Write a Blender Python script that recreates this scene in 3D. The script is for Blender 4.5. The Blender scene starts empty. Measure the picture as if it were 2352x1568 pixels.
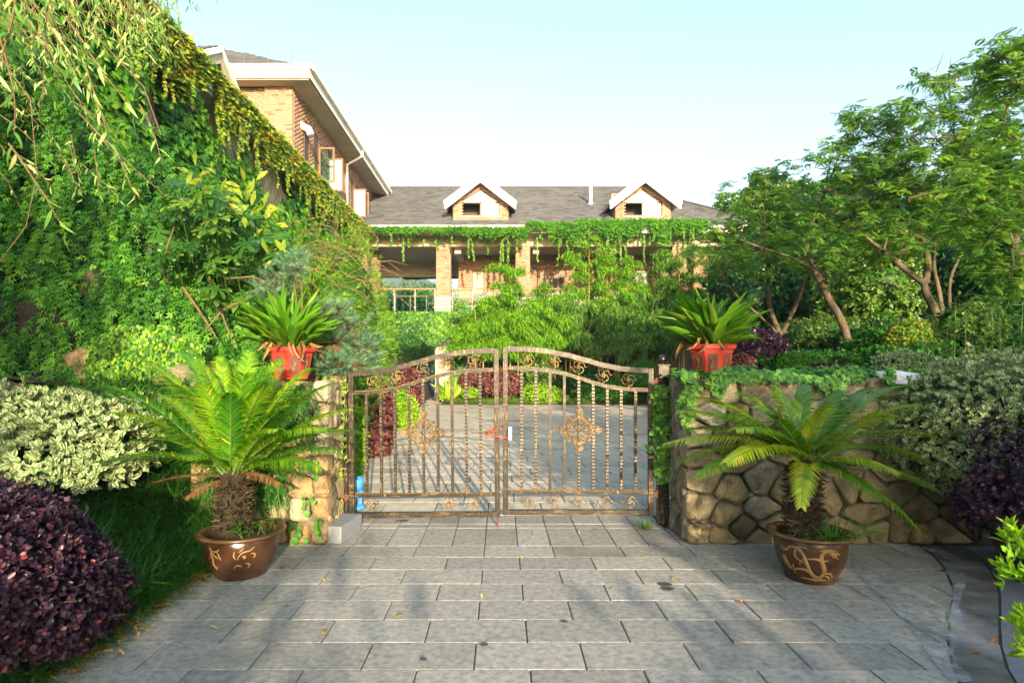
import bpy, math, random
import numpy as np
R = math.radians
random.seed(7); RS = np.random.RandomState(11)
scene = bpy.context.scene
COL = scene.collection

# ------------------------------------------------------------------ camera, sky, sun
F = 1370.0; CX = 1150.0; CY = 840.0; H = 1.6
cam_d = bpy.data.cameras.new('camera'); cam = bpy.data.objects.new('camera', cam_d); COL.objects.link(cam)
cam.location = (0, 0, H); cam.rotation_euler = (R(90), 0, 0)
cam_d.sensor_width = 36; cam_d.lens = F / 2352 * 36
cam_d.shift_x = 26 / 2352; cam_d.shift_y = 56 / 2352
cam_d.clip_start = 0.05; cam_d.clip_end = 9000
scene.camera = cam
SUN_EL = 13.0; SUN_AZ = 11.2
w = bpy.data.worlds.new('World'); scene.world = w; w.use_nodes = True
wn = w.node_tree.nodes; wl = w.node_tree.links
bg = wn['Background']; sky = wn.new('ShaderNodeTexSky'); sky.sky_type = 'NISHITA'; sky.sun_disc = False
sky.sun_elevation = R(SUN_EL); sky.sun_rotation = R(180 - SUN_AZ); sky.air_density = 1.0; sky.dust_density = 2.2; sky.ozone_density = 1.0
tint = wn.new('ShaderNodeMixRGB'); tint.blend_type = 'MULTIPLY'; tint.inputs[0].default_value = 1; tint.inputs[2].default_value = (1.04, 1.03, .93, 1)
wl.new(sky.outputs[0], tint.inputs[1]); wl.new(tint.outputs[0], bg.inputs[0]); bg.inputs[1].default_value = 0.14
sd = bpy.data.lights.new('sun', 'SUN'); sd.energy = 3.9; sd.angle = R(0.5); sd.color = (1.0, 0.80, 0.55)
so = bpy.data.objects.new('sun', sd); COL.objects.link(so)
from mathutils import Vector, Matrix
sdir = Vector((math.sin(R(SUN_AZ)) * math.cos(R(SUN_EL)), -math.cos(R(SUN_AZ)) * math.cos(R(SUN_EL)), math.sin(R(SUN_EL))))
so.rotation_euler = sdir.to_track_quat('Z', 'Y').to_euler(); so.location = sdir * 40
vs = scene.view_settings; vs.view_transform = 'Standard'; vs.look = 'None'; vs.gamma = 1; vs.use_curve_mapping = False
vs.exposure = 2.0
scene.render.engine = 'CYCLES'
try:
    scene.cycles.max_bounces = 6; scene.cycles.transparent_max_bounces = 12
except Exception: pass

def at(u, v, Y): return ((u - CX) * Y / F, Y, H - (v - CY) * Y / F)
def G(u, v): Y = F * H / (v - CY); return ((u - CX) * Y / F, Y)
def nrm(a): return a / (np.linalg.norm(a, axis=-1, keepdims=True) + 1e-9)

# ------------------------------------------------------------------ materials
def _bsdf(m): return m.node_tree.nodes['Principled BSDF']
def base_mat(name, rough=0.7, spec=0.4, metal=0.0):
    m = bpy.data.materials.new(name); m.use_nodes = True; b = _bsdf(m)
    b.inputs['Roughness'].default_value = rough; b.inputs['Specular IOR Level'].default_value = spec; b.inputs['Metallic'].default_value = metal
    return m
def ramp(nt, cols, const=False, pos=None):
    r = nt.nodes.new('ShaderNodeValToRGB'); e = r.color_ramp.elements
    while len(e) < len(cols): e.new(0.5)
    for i, c in enumerate(cols):
        e[i].position = pos[i] if pos else i / max(1, len(cols) - 1); e[i].color = (*c, 1)
    if const: r.color_ramp.interpolation = 'CONSTANT'
    return r
def noise_mat(name, cols, scale=3.0, rough=0.8, bump=0.3, bscale=40, spec=0.3, metal=0.0, pos=None, rnd=0.0, world=True, stretch=None, stain=None, detail=6, bdist=0.02):
    """base colour from a noise through a ramp, fine bump; rnd = brightness variation per object"""
    m = base_mat(name, rough, spec, metal); nt = m.node_tree; n = nt.nodes; l = nt.links; b = _bsdf(m)
    if world: src = n.new('ShaderNodeNewGeometry').outputs['Position']
    else: src = n.new('ShaderNodeTexCoord').outputs['Object']
    if stretch:
        mp = n.new('ShaderNodeMapping'); mp.inputs['Scale'].default_value = stretch; l.new(src, mp.inputs[0]); src = mp.outputs[0]
    t = n.new('ShaderNodeTexNoise'); t.inputs['Scale'].default_value = scale; t.inputs['Detail'].default_value = detail; t.inputs['Roughness'].default_value = 0.65
    l.new(src, t.inputs['Vector'])
    r = ramp(nt, cols, pos=pos or ([0.3 + 0.4 * i / max(1, len(cols) - 1) for i in range(len(cols))])); l.new(t.outputs[0], r.inputs[0])
    out = r.outputs[0]
    if stain:
        t2 = n.new('ShaderNodeTexNoise'); t2.inputs['Scale'].default_value = stain[1]; t2.inputs['Detail'].default_value = 5; l.new(src, t2.inputs['Vector'])
        mr = n.new('ShaderNodeMapRange'); mr.inputs[1].default_value = stain[2]; mr.inputs[2].default_value = stain[2] + 0.12; mr.inputs[4].default_value = stain[3]; l.new(t2.outputs[0], mr.inputs[0])
        mx = n.new('ShaderNodeMixRGB'); l.new(mr.outputs[0], mx.inputs[0]); l.new(out, mx.inputs[1]); mx.inputs[2].default_value = (*stain[0], 1); out = mx.outputs[0]
    if rnd:
        oi = n.new('ShaderNodeObjectInfo'); mr = n.new('ShaderNodeMapRange'); mr.inputs[3].default_value = 1 - rnd; mr.inputs[4].default_value = 1 + rnd; l.new(oi.outputs['Random'], mr.inputs[0])
        hs = n.new('ShaderNodeHueSaturation'); l.new(mr.outputs[0], hs.inputs['Value']); l.new(out, hs.inputs['Color']); out = hs.outputs[0]
    l.new(out, b.inputs['Base Color'])
    if bump:
        t3 = n.new('ShaderNodeTexNoise'); t3.inputs['Scale'].default_value = bscale; t3.inputs['Detail'].default_value = 8; t3.inputs['Roughness'].default_value = 0.7; l.new(src, t3.inputs['Vector'])
        bp = n.new('ShaderNodeBump'); bp.inputs['Strength'].default_value = bump; bp.inputs['Distance'].default_value = bdist; l.new(t3.outputs[0], bp.inputs['Height']); l.new(bp.outputs[0], b.inputs['Normal'])
    return m
def leaf_mat(name, cols, pos=None, trans=0.35, rough=0.45, edge=None, tcol=None, spec=0.35):
    m = base_mat(name, rough, spec); nt = m.node_tree; n = nt.nodes; l = nt.links; b = _bsdf(m)
    a = n.new('ShaderNodeAttribute'); a.attribute_name = 'rnd'
    r = ramp(nt, cols, pos=pos); l.new(a.outputs['Fac'], r.inputs[0]); out = r.outputs[0]
    if edge:
        uv = n.new('ShaderNodeUVMap'); sx = n.new('ShaderNodeSeparateXYZ'); l.new(uv.outputs[0], sx.inputs[0])
        mt = n.new('ShaderNodeMath'); mt.operation = 'SUBTRACT'; mt.inputs[1].default_value = 0.5; l.new(sx.outputs[0], mt.inputs[0])
        ab = n.new('ShaderNodeMath'); ab.operation = 'ABSOLUTE'; l.new(mt.outputs[0], ab.inputs[0])
        mr = n.new('ShaderNodeMapRange'); mr.inputs[1].default_value = 0.17; mr.inputs[2].default_value = 0.30; l.new(ab.outputs[0], mr.inputs[0])
        mx = n.new('ShaderNodeMixRGB'); l.new(mr.outputs[0], mx.inputs[0]); l.new(out, mx.inputs[1]); mx.inputs[2].default_value = (*edge, 1); out = mx.outputs[0]
    l.new(out, b.inputs['Base Color'])
    tr = n.new('ShaderNodeBsdfTranslucent')
    hs = n.new('ShaderNodeHueSaturation'); hs.inputs['Hue'].default_value = 0.488; hs.inputs['Saturation'].default_value = 1.05; hs.inputs['Value'].default_value = 1.7
    l.new(out, hs.inputs['Color']); l.new(hs.outputs[0], tr.inputs[0])
    ms = n.new('ShaderNodeMixShader'); ms.inputs[0].default_value = trans
    l.new(b.outputs[0], ms.inputs[1]); l.new(tr.outputs[0], ms.inputs[2]); l.new(ms.outputs[0], n['Material Output'].inputs[0])
    return m
def brick_mat(name, light, dark, share=0.86):
    m = base_mat(name, 0.85, 0.2); nt = m.node_tree; n = nt.nodes; l = nt.links; b = _bsdf(m)
    a = n.new('ShaderNodeAttribute'); a.attribute_name = 'rnd'
    r = ramp(nt, [tuple(c * 0.93 for c in light), tuple(c * 1.05 for c in light), dark], const=True, pos=[0, 0.45, share]); l.new(a.outputs['Fac'], r.inputs[0])
    t = n.new('ShaderNodeTexNoise'); t.inputs['Scale'].default_value = 30; g = n.new('ShaderNodeNewGeometry'); l.new(g.outputs['Position'], t.inputs['Vector'])
    t2 = n.new('ShaderNodeTexNoise'); t2.inputs['Scale'].default_value = 0.9; t2.inputs['Detail'].default_value = 4; l.new(g.outputs['Position'], t2.inputs['Vector'])
    ad = n.new('ShaderNodeMath'); l.new(t.outputs[0], ad.inputs[0]); l.new(t2.outputs[0], ad.inputs[1])
    mr = n.new('ShaderNodeMapRange'); mr.inputs[1].default_value = 0.7; mr.inputs[2].default_value = 1.3; mr.inputs[3].default_value = 0.8; mr.inputs[4].default_value = 1.15; l.new(ad.outputs[0], mr.inputs[0])
    hs = n.new('ShaderNodeHueSaturation'); l.new(mr.outputs[0], hs.inputs['Value']); l.new(r.outputs[0], hs.inputs['Color']); l.new(hs.outputs[0], b.inputs['Base Color'])
    return m

M = {}
M['paver'] = noise_mat('granite_paver', [(.18, .182, .176), (.31, .308, .292), (.42, .412, .385)], 22, 0.75, 0.9, 95, 0.3, rnd=0.16, stain=((.16, .16, .13), 1.1, 0.56, 0.5), detail=10, bdist=0.012)
M['paver_far'] = noise_mat('courtyard_granite', [(.32, .295, .25), (.46, .42, .35), (.55, .49, .40)], 6, 0.8, 0.4, 45, 0.3, rnd=0.12, stain=((.17, .165, .15), 0.9, 0.55, 0.6))
M['joint'] = noise_mat('mossy_joint_soil', [(.035, .035, .022), (.075, .075, .045), (.04, .06, .02)], 5, 0.95, 0.5, 30)
M['soil'] = noise_mat('dark_soil', [(.02, .016, .01), (.05, .038, .024), (.035, .045, .018)], 4, 0.95, 0.8, 25)
M['lawn'] = noise_mat('ground_cover_green', [(.03, .06, .015), (.05, .10, .02), (.06, .09, .03)], 2, 0.95, 0.8, 25)
M['cement'] = noise_mat('pale_cement', [(.28, .29, .29), (.40, .41, .42), (.50, .51, .52)], 4, 0.85, 0.5, 40)
def wash():
    m = noise_mat('cement_wash', [(.24, .25, .26), (.38, .40, .43)], 5, .85, .3, 50); nt = m.node_tree; n = nt.nodes; l = nt.links
    g_ = n.new('ShaderNodeNewGeometry'); t = n.new('ShaderNodeTexNoise'); t.inputs['Scale'].default_value = 5; t.inputs['Detail'].default_value = 9; t.inputs['Roughness'].default_value = .75; l.new(g_.outputs['Position'], t.inputs['Vector'])
    mr = n.new('ShaderNodeMapRange'); mr.inputs[1].default_value = .40; mr.inputs[2].default_value = .58; mr.inputs[4].default_value = .8; l.new(t.outputs[0], mr.inputs[0]); l.new(mr.outputs[0], _bsdf(m).inputs['Alpha']); return m
M['wash'] = wash()
M['kerb'] = noise_mat('dark_kerb_stone', [(.06, .062, .062), (.12, .12, .118), (.17, .165, .16)], 7, 0.75, 0.6, 60, rnd=0.15, stain=((.30, .31, .32), 1.2, 0.56, 0.8))
M['slate'] = noise_mat('blue_grey_slab', [(.13, .14, .17), (.20, .21, .25)], 8, 0.75, 0.5, 60)
M['granite'] = noise_mat('grey_granite', [(.17, .19, .215), (.25, .275, .305)], 30, 0.6, 0.3, 120)
M['mortar'] = noise_mat('wall_mortar', [(.06, .06, .04), (.17, .165, .14), (.30, .295, .27)], 4, 0.95, 0.8, 30, stain=((.035, .05, .012), 2.2, 0.5, 0.8))
STC = [(.36, .28, .165), (.29, .24, .15), (.38, .26, .13), (.32, .29, .22), (.24, .20, .13), (.42, .35, .24)]
for i, c in enumerate(STC):
    M['stone%d' % i] = noise_mat('wall_stone_%d' % i, [tuple(x * .38 for x in c), c, tuple(min(1, x * 1.45) for x in c)], 6.5, 0.85, 1.0, 28, 0.25, rnd=0.15, stain=((.05, .06, .018), 2.6, 0.56 if i % 2 else .52, 0.75), detail=9, bdist=0.035)
M['metal'] = None
def gate_metal():
    m = base_mat('brushed_gold_black_iron', 0.42, 0.5); nt = m.node_tree; n = nt.nodes; l = nt.links; b = _bsdf(m)
    tc = n.new('ShaderNodeTexCoord'); out = None; facs = []
    for sc in ((38, 38, 3.5), (3.5, 38, 38)):
        mp = n.new('ShaderNodeMapping'); mp.inputs['Scale'].default_value = sc; l.new(tc.outputs['Object'], mp.inputs[0])
        t = n.new('ShaderNodeTexNoise'); t.inputs['Scale'].default_value = 2.2; t.inputs['Detail'].default_value = 6; t.inputs['Roughness'].default_value = .7; l.new(mp.outputs[0], t.inputs['Vector']); facs.append(t.outputs[0])
    mx = n.new('ShaderNodeMath'); mx.operation = 'MAXIMUM'; l.new(facs[0], mx.inputs[0]); l.new(facs[1], mx.inputs[1])
    t = n.new('ShaderNodeTexNoise'); t.inputs['Scale'].default_value = 3; l.new(tc.outputs['Object'], t.inputs['Vector'])
    ad = n.new('ShaderNodeMath'); ad.operation = 'MULTIPLY_ADD'; ad.inputs[1].default_value = .20; l.new(t.outputs[0], ad.inputs[0]); l.new(mx.outputs[0], ad.inputs[2])
    r = ramp(nt, [(.010, .008, .006), (.022, .016, .010), (.20, .13, .05), (.40, .28, .11)], pos=[.60, .67, .74, .84]); l.new(ad.outputs[0], r.inputs[0]); l.new(r.outputs[0], b.inputs['Base Color'])
    b.inputs['Metallic'].default_value = .25
    return m
M['metal'] = gate_metal()
M['gold'] = noise_mat('rubbed_gold_cast_iron', [(.03, .02, .012), (.16, .10, .04), (.46, .32, .13)], 45, 0.4, 0.3, 90, 0.5, 0.4, world=False)
M['black'] = base_mat('black_enamel', 0.25, 0.6); _bsdf(M['black']).inputs['Base Color'].default_value = (.012, .012, .014, 1)
M['rust'] = noise_mat('rusty_iron', [(.06, .03, .02), (.20, .07, .03)], 20, 0.8, 0.5, 60)
def flat(name, c, rough=.6, spec=.4, metal=0.0, var=.12):
    m = noise_mat(name, [tuple(x * (1 - var) for x in c), tuple(min(1, x * (1 + var)) for x in c)], 6, rough, 0.12, 50, spec, metal); return m
M['white'] = noise_mat('weathered_white_paint', [(.60, .57, .52), (.76, .74, .70), (.82, .80, .76)], 1.5, 0.6, 0.1, 20, stretch=(1, 1, 4))
M['cream'] = noise_mat('cream_render', [(.38, .34, .24), (.48, .43, .32)], 1.6, 0.85, 0.15, 30, stain=((.30, .27, .18), 1.1, .58, .6))
M['greyrender'] = flat('grey_render', (.22, .22, .225), .85)
M['ceiling'] = flat('ceiling_render', (.42, .38, .34), .9)
M['frame'] = flat('brown_window_frame', (.20, .085, .045), .5)
M['pane'] = flat('opaque_white_pane', (.82, .82, .84), .15, .5, var=.02)  # opaque panes in one even white
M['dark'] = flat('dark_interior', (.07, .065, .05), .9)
M['doorwood'] = flat('brown_panelled_door', (.15, .07, .045), .5)
M['handrail'] = flat('varnished_handrail', (.42, .17, .06), .4)
M['steel'] = flat('painted_steel', (.26, .24, .21), .4, .4)
M['rod'] = flat('grey_rod', (.10, .10, .11), .5)
M['brickmortar'] = flat('pale_brick_mortar', (.37, .25, .175), .9)
M['brick'] = brick_mat('orange_brick', (.36, .225, .155), (.25, .135, .095), .92)
M['brickdark'] = flat('dark_accent_brick', (.22, .105, .07), .85)
M['bricklight'] = flat('light_orange_brick', (.30, .18, .12), .85)
M['shingle'] = brick_mat('grey_shingle', (.080, .084, .092), (.050, .052, .057), .74)
M['underlay'] = flat('roof_underlay', (.05, .048, .045), .9)
M['ledge'] = noise_mat('ledgestone', [(.42, .32, .24), (.60, .50, .40)], 7, .85, .6, 30)
M['glaze'] = noise_mat('brown_glazed_ceramic', [(.03, .015, .009), (.055, .025, .012), (.075, .034, .016)], 5, 0.22, 0.12, 30, 0.55, stain=((.16, .11, .07), 8, .66, .5))
M['glaze_rim'] = noise_mat('ochre_glazed_rim', [(.06, .032, .014), (.14, .075, .028)], 9, 0.25, 0.1, 30, 0.55)
M['ochre'] = noise_mat('ochre_relief', [(.24, .14, .045), (.38, .23, .08)], 25, 0.45, 0.6, 90, .5)
M['redplastic'] = noise_mat('faded_red_plastic', [(.32, .022, .014), (.50, .045, .025)], 4, 0.4, 0.1, 30, .45)
M['panel_brown'] = noise_mat('brown_panel', [(.09, .035, .03), (.16, .07, .05)], 14, 0.5, 0.2, 50)
M['blue'] = flat('blue_plastic', (.06, .28, .62), .35, .5)
M['mop'] = flat('grey_mop_strands', (.10, .10, .10), .9)
M['lockred'] = flat('red_rubber_shackle', (.62, .03, .02), .35, .5)
M['locklabel'] = flat('pale_blue_lock_body', (.42, .62, .80), .35, .5)
M['bark'] = noise_mat('tree_bark', [(.03, .024, .016), (.09, .068, .042), (.17, .125, .075)], 5, .9, .9, 28, world=False, stretch=(1, 1, .35))
M['twig'] = noise_mat('brown_twig', [(.09, .055, .03), (.20, .13, .07)], 8, .9, .3, 30)
M['cycadtrunk'] = noise_mat('shaggy_cycad_trunk', [(.012, .010, .006), (.04, .028, .016), (.05, .055, .02)], 30, .95, 1.0, 60)
M['culm'] = noise_mat('bamboo_culm', [(.24, .22, .06), (.42, .30, .09), (.38, .18, .06)], 3, .5, .1, 20)
M['greenstem'] = flat('green_stem', (.10, .17, .04), .6)
M['wood'] = noise_mat('weathered_wood_post', [(.07, .035, .018), (.19, .10, .05)], 6, .9, .8, 25, stretch=(1, 1, .2))
M['deck'] = noise_mat('blue_grey_boards', [(.10, .13, .19), (.18, .21, .28)], 4, .7, .2, 20, rnd=.15)
M['pink'] = flat('pink_paving', (.42, .30, .26), .85)
M['lake'] = base_mat('lake_water', .08, .5); _bsdf(M['lake']).inputs['Base Color'].default_value = (.03, .05, .035, 1)
M['hill'] = noise_mat('forested_hill', [(.03, .06, .025), (.06, .10, .03)], .02, .95, 0, 1)
M['plaster'] = noise_mat('white_lime', [(.62, .62, .64), (.85, .85, .87)], 7, .85, 1.0, 25)
M['moss'] = noise_mat('moss', [(.06, .12, .01), (.13, .22, .02)], 20, .95, 1, 60)
def glass_mat():
    m = bpy.data.materials.new('green_tinted_glass'); m.use_nodes = True; n = m.node_tree.nodes; l = m.node_tree.links; n.remove(n['Principled BSDF'])
    t = n.new('ShaderNodeBsdfTransparent'); t.inputs[0].default_value = (.62, .84, .78, 1); g = n.new('ShaderNodeBsdfGlossy'); g.inputs['Roughness'].default_value = .03
    fr = n.new('ShaderNodeFresnel'); fr.inputs[0].default_value = 1.5; ms = n.new('ShaderNodeMixShader'); l.new(fr.outputs[0], ms.inputs[0]); l.new(t.outputs[0], ms.inputs[1]); l.new(g.outputs[0], ms.inputs[2]); l.new(ms.outputs[0], n['Material Output'].inputs[0]); return m
M['glass'] = glass_mat()
# leaves
M['l_ivy'] = leaf_mat('ivy_leaf', [(.008, .05, .004), (.035, .15, .008), (.11, .29, .012), (.28, .42, .02)], trans=.38)
M['l_ivy_autumn'] = leaf_mat('ivy_leaf_turning', [(.08, .19, .012), (.19, .29, .02), (.36, .34, .03), (.45, .26, .06), (.34, .05, .04)], pos=[0, .45, .75, .92, 1], trans=.35)
M['l_ivy_fresh'] = leaf_mat('ivy_leaf_fresh', [(.035, .13, .012), (.08, .24, .02), (.18, .34, .04)], trans=.35)
M['l_creeper'] = leaf_mat('creeper_leaf', [(.03, .13, .02), (.07, .24, .03), (.18, .40, .05)], trans=.35)
M['l_jas'] = leaf_mat('jasmine_leaf', [(.005, .035, .006), (.020, .105, .012), (.06, .22, .018), (.18, .38, .035)], trans=.32)
M['l_willow'] = leaf_mat('willow_leaf', [(.06, .17, .03), (.12, .27, .05), (.26, .42, .09), (.48, .55, .22), (.45, .30, .05)], pos=[0, .4, .78, .96, 1], trans=.35)
M['l_fatsia'] = leaf_mat('fatsia_leaf', [(.02, .085, .015), (.05, .15, .02), (.16, .26, .02)], pos=[0, .7, 1], trans=.25, rough=.3)
M['l_fatsia_y'] = leaf_mat('yellow_young_leaf', [(.16, .26, .02), (.34, .38, .03)], trans=.4)
M['l_varieg'] = leaf_mat('variegated_leaf', [(.07, .15, .06), (.13, .23, .09), (.20, .30, .12)], trans=.2, edge=(.50, .53, .28))
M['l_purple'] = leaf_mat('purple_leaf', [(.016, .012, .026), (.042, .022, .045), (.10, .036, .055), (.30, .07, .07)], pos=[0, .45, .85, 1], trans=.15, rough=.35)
M['l_purple_far'] = leaf_mat('sunlit_purple_leaf', [(.05, .02, .022), (.13, .045, .04), (.22, .075, .06)], trans=.15)  # lighter copy of the purple leaf, sunlight put into the colour
M['l_cycad'] = leaf_mat('cycad_leaflet', [(.02, .11, .012), (.08, .27, .015), (.28, .44, .015), (.55, .52, .02)], pos=[0, .4, .8, 1], trans=.42, rough=.3, spec=.5)
M['l_cycad2'] = leaf_mat('cycad_leaflet_olive', [(.03, .12, .008), (.10, .24, .012), (.30, .38, .02), (.45, .30, .06)], pos=[0, .4, .85, 1], trans=.42, rough=.3, spec=.5)
M['l_dry'] = leaf_mat('dry_brown_leaf', [(.12, .05, .018), (.22, .105, .04), (.34, .20, .08)], trans=.2)
M['l_husk'] = leaf_mat('old_husk', [(.012, .009, .006), (.035, .024, .014), (.10, .068, .04)], trans=0.05)
M['l_fallen'] = leaf_mat('fallen_leaf', [(.30, .10, .02), (.60, .36, .05), (.50, .40, .22)], trans=.1)
M['l_aspid'] = leaf_mat('aspidistra_leaf', [(.05, .17, .01), (.10, .27, .015), (.26, .38, .03)], trans=.35, rough=.35)
M['l_grass'] = leaf_mat('lilyturf_blade', [(.012, .07, .010), (.035, .15, .018), (.09, .26, .03)], trans=.25)
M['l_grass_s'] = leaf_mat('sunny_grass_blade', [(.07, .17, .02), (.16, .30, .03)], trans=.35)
M['l_bamboo'] = leaf_mat('bamboo_leaf', [(.03, .12, .006), (.11, .30, .012), (.30, .50, .03)], trans=.45)
M['l_bamboo_d'] = leaf_mat('bamboo_leaf_dark', [(.015, .07, .006), (.06, .18, .015), (.20, .34, .04)], trans=.4)
M['l_mimosa'] = leaf_mat('mimosa_leaf', [(.04, .12, .03), (.09, .22, .035), (.18, .34, .04), (.36, .44, .07)], pos=[0, .35, .8, 1], trans=.5)
M['l_ever'] = leaf_mat('evergreen_leaf', [(.008, .04, .006), (.025, .10, .012), (.08, .20, .03)], trans=.2, rough=.35)
M['l_ever2'] = leaf_mat('evergreen_leaf_light', [(.03, .10, .012), (.09, .19, .025), (.18, .24, .04)], trans=.25, rough=.35)
M['l_lime'] = leaf_mat('lime_leaf', [(.10, .26, .012), (.22, .40, .02), (.38, .50, .04)], trans=.4)
M['l_ball'] = leaf_mat('clipped_ball_leaf', [(.04, .16, .01), (.10, .30, .015)], trans=.35)
M['l_pine'] = leaf_mat('blue_pine_needle', [(.03, .10, .05), (.09, .20, .11), (.22, .36, .21)], trans=.15)
M['l_wispy'] = leaf_mat('feathery_green', [(.04, .13, .006), (.13, .30, .015), (.32, .48, .03)], trans=.45)
M['l_weed'] = leaf_mat('weed_leaf', [(.05, .18, .02), (.11, .32, .04)], trans=.4)
M['l_far'] = leaf_mat('far_tree_leaf', [(.03, .09, .015), (.07, .16, .03), (.12, .22, .05)], trans=.25)

# ------------------------------------------------------------------ mesh helpers
def tag(o, label=None, cat=None, group=None, kind=None):
    if label: o['label'] = label
    if cat: o['category'] = cat
    if group: o['group'] = group
    if kind: o['kind'] = kind
    return o
def empty(name, loc=(0, 0, 0), label=None, cat=None, group=None):
    o = bpy.data.objects.new(name, None); o.location = loc; COL.objects.link(o); o.empty_display_size = .1
    return tag(o, label, cat, group)
def link(o, parent=None):
    COL.objects.link(o)
    if parent:
        o.parent = parent
        o.matrix_parent_inverse = Matrix.Translation(parent_world(parent)).inverted()
    return o
def parent_world(p):
    v = Vector(p.location)
    return v
class MB:
    def __init__(s): s.v = []; s.f = []; s.mi = []; s.m = 0
    def add(s, V, Fs):
        o = len(s.v); s.v.extend([tuple(map(float, p)) for p in V]); s.f.extend([tuple(i + o for i in f) for f in Fs]); s.mi.extend([s.m] * len(Fs)); return s
    def box(s, x0, x1, y0, y1, z0, z1):
        V = [(x, y, z) for z in (z0, z1) for y in (y0, y1) for x in (x0, x1)]
        return s.add(V, [(0, 2, 3, 1), (4, 5, 7, 6), (0, 1, 5, 4), (2, 6, 7, 3), (0, 4, 6, 2), (1, 3, 7, 5)])
    def tube(s, pts, r, n=6, cap=True, flat=False):
        pts = [Vector(p) for p in pts]; k = len(pts); rr = r if isinstance(r, (list, tuple)) else [r] * k
        up = None; V = []
        for i, p in enumerate(pts):
            t = (pts[min(i + 1, k - 1)] - pts[max(i - 1, 0)])
            if t.length < 1e-9: t = Vector((0, 0, 1))
            t.normalize()
            if up is None: up = Vector((0, 0, 1)) if abs(t.z) < .9 else Vector((0, 1, 0))
            a = t.cross(up)
            if a.length < 1e-4: a = t.cross(Vector((1, 0, 0)))
            a.normalize(); b = a.cross(t); up = b
            for j in range(n):
                q = 2 * math.pi * (j + .5) / n; V.append(p + (a * math.cos(q) + b * math.sin(q)) * rr[i])
        Fs = [(i * n + j, i * n + (j + 1) % n, (i + 1) * n + (j + 1) % n, (i + 1) * n + j) for i in range(k - 1) for j in range(n)]
        if cap: Fs += [tuple(range(n))[::-1], tuple((k - 1) * n + j for j in range(n))]
        return s.add(V, Fs)
    def lathe(s, prof, c=(0, 0, 0), n=32, a0=0):
        V = []; k = len(prof)
        for r, z in prof:
            for j in range(n):
                q = a0 + 2 * math.pi * j / n; V.append((c[0] + r * math.cos(q), c[1] + r * math.sin(q), c[2] + z))
        return s.add(V, [(i * n + j, i * n + (j + 1) % n, (i + 1) * n + (j + 1) % n, (i + 1) * n + j) for i in range(k - 1) for j in range(n)])
    def prism(s, poly, y0, y1):     # poly in XZ, extruded along Y
        k = len(poly); V = [(x, y0, z) for x, z in poly] + [(x, y1, z) for x, z in poly]
        return s.add(V, [tuple(range(k)), tuple(range(2 * k - 1, k - 1, -1))] + [(i, i + k, (i + 1) % k + k, (i + 1) % k) for i in range(k)])
    def ball(s, c, r, n=10, m=6):
        return s.lathe([(max(1e-4, r * math.sin(math.pi * i / m)), -r * math.cos(math.pi * i / m)) for i in range(m + 1)], c, n)
    def build(s, name, mats, parent=None, label=None, smooth=False, kind=None, rel=None):
        me = bpy.data.meshes.new(name); me.from_pydata(s.v, [], s.f); me.update()
        for m in (mats if isinstance(mats, list) else [mats]): me.materials.append(m)
        if isinstance(mats, list): me.polygons.foreach_set('material_index', s.mi)
        if smooth: me.polygons.foreach_set('use_smooth', [True] * len(me.polygons))
        o = bpy.data.objects.new(name, me); link(o, parent)
        if label: o['label'] = label
        if kind: o['kind'] = kind
        return o

def npmesh(name, V, Fs, mat, parent=None, rnd=None, uv=None, smooth=False, kind=None):
    """V (n,3); Fs (m,k) int; rnd per vertex; uv per vertex"""
    me = bpy.data.meshes.new(name); n = len(V); m, k = Fs.shape
    me.vertices.add(n); me.vertices.foreach_set('co', V.astype(np.float32).ravel())
    me.loops.add(m * k); me.loops.foreach_set('vertex_index', Fs.astype(np.int32).ravel())
    me.polygons.add(m); me.polygons.foreach_set('loop_start', (np.arange(m) * k).astype(np.int32)); me.polygons.foreach_set('loop_total', np.full(m, k, np.int32))
    if smooth: me.polygons.foreach_set('use_smooth', np.ones(m, bool))
    me.update(calc_edges=True)
    if rnd is not None:
        a = me.attributes.new('rnd', 'FLOAT', 'POINT'); a.data.foreach_set('value', rnd.astype(np.float32))
    if uv is not None:
        u = me.uv_layers.new(name='UVMap'); u.data.foreach_set('uv', uv[Fs.ravel()].astype(np.float32).ravel())
    me.materials.append(mat)
    o = bpy.data.objects.new(name, me); link(o, parent)
    if kind: o['kind'] = kind
    return o

# leaf templates: (side, along, up), faces as triangles
T = {}
T['diamond'] = (np.array([(0, 0, 0), (-.5, .42, .10), (0, 1, -.12), (.5, .42, .10)]), np.array([(0, 3, 2), (0, 2, 1)]))
def grid_leaf(ws, bend=-.2, fold=.12):
    V = []; k = len(ws)
    for i, ww in enumerate(ws):
        t = i / (k - 1)
        for sx in (-1, 0, 1): V.append((sx * ww, t, bend * t * t + fold * abs(sx) * ww))
    Fs = []
    for i in range(k - 1):
        for j in range(2):
            a = i * 3 + j; Fs += [(a, a + 1, a + 4), (a, a + 4, a + 3)]
    return (np.array(V, float), np.array(Fs))
T['round'] = (np.array([(0, 0, 0), (-.46, .28, .06), (-.44, .72, .04), (0, 1, -.06), (.44, .72, .04), (.46, .28, .06)]), np.array([(0, 5, 4), (0, 4, 3), (0, 3, 2), (0, 2, 1)]))
T['oval'] = grid_leaf([.06, .42, .5, .05], -.15)
T['strap'] = grid_leaf([.12, .45, .5, .38, .02], -.35, .3)
T['blade'] = (np.array([(-.5, 0, 0), (.5, 0, 0), (-.4, .5, .0), (.4, .5, .0), (0, 1, -.45)]), np.array([(0, 1, 3), (0, 3, 2), (2, 3, 4)]))
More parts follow.
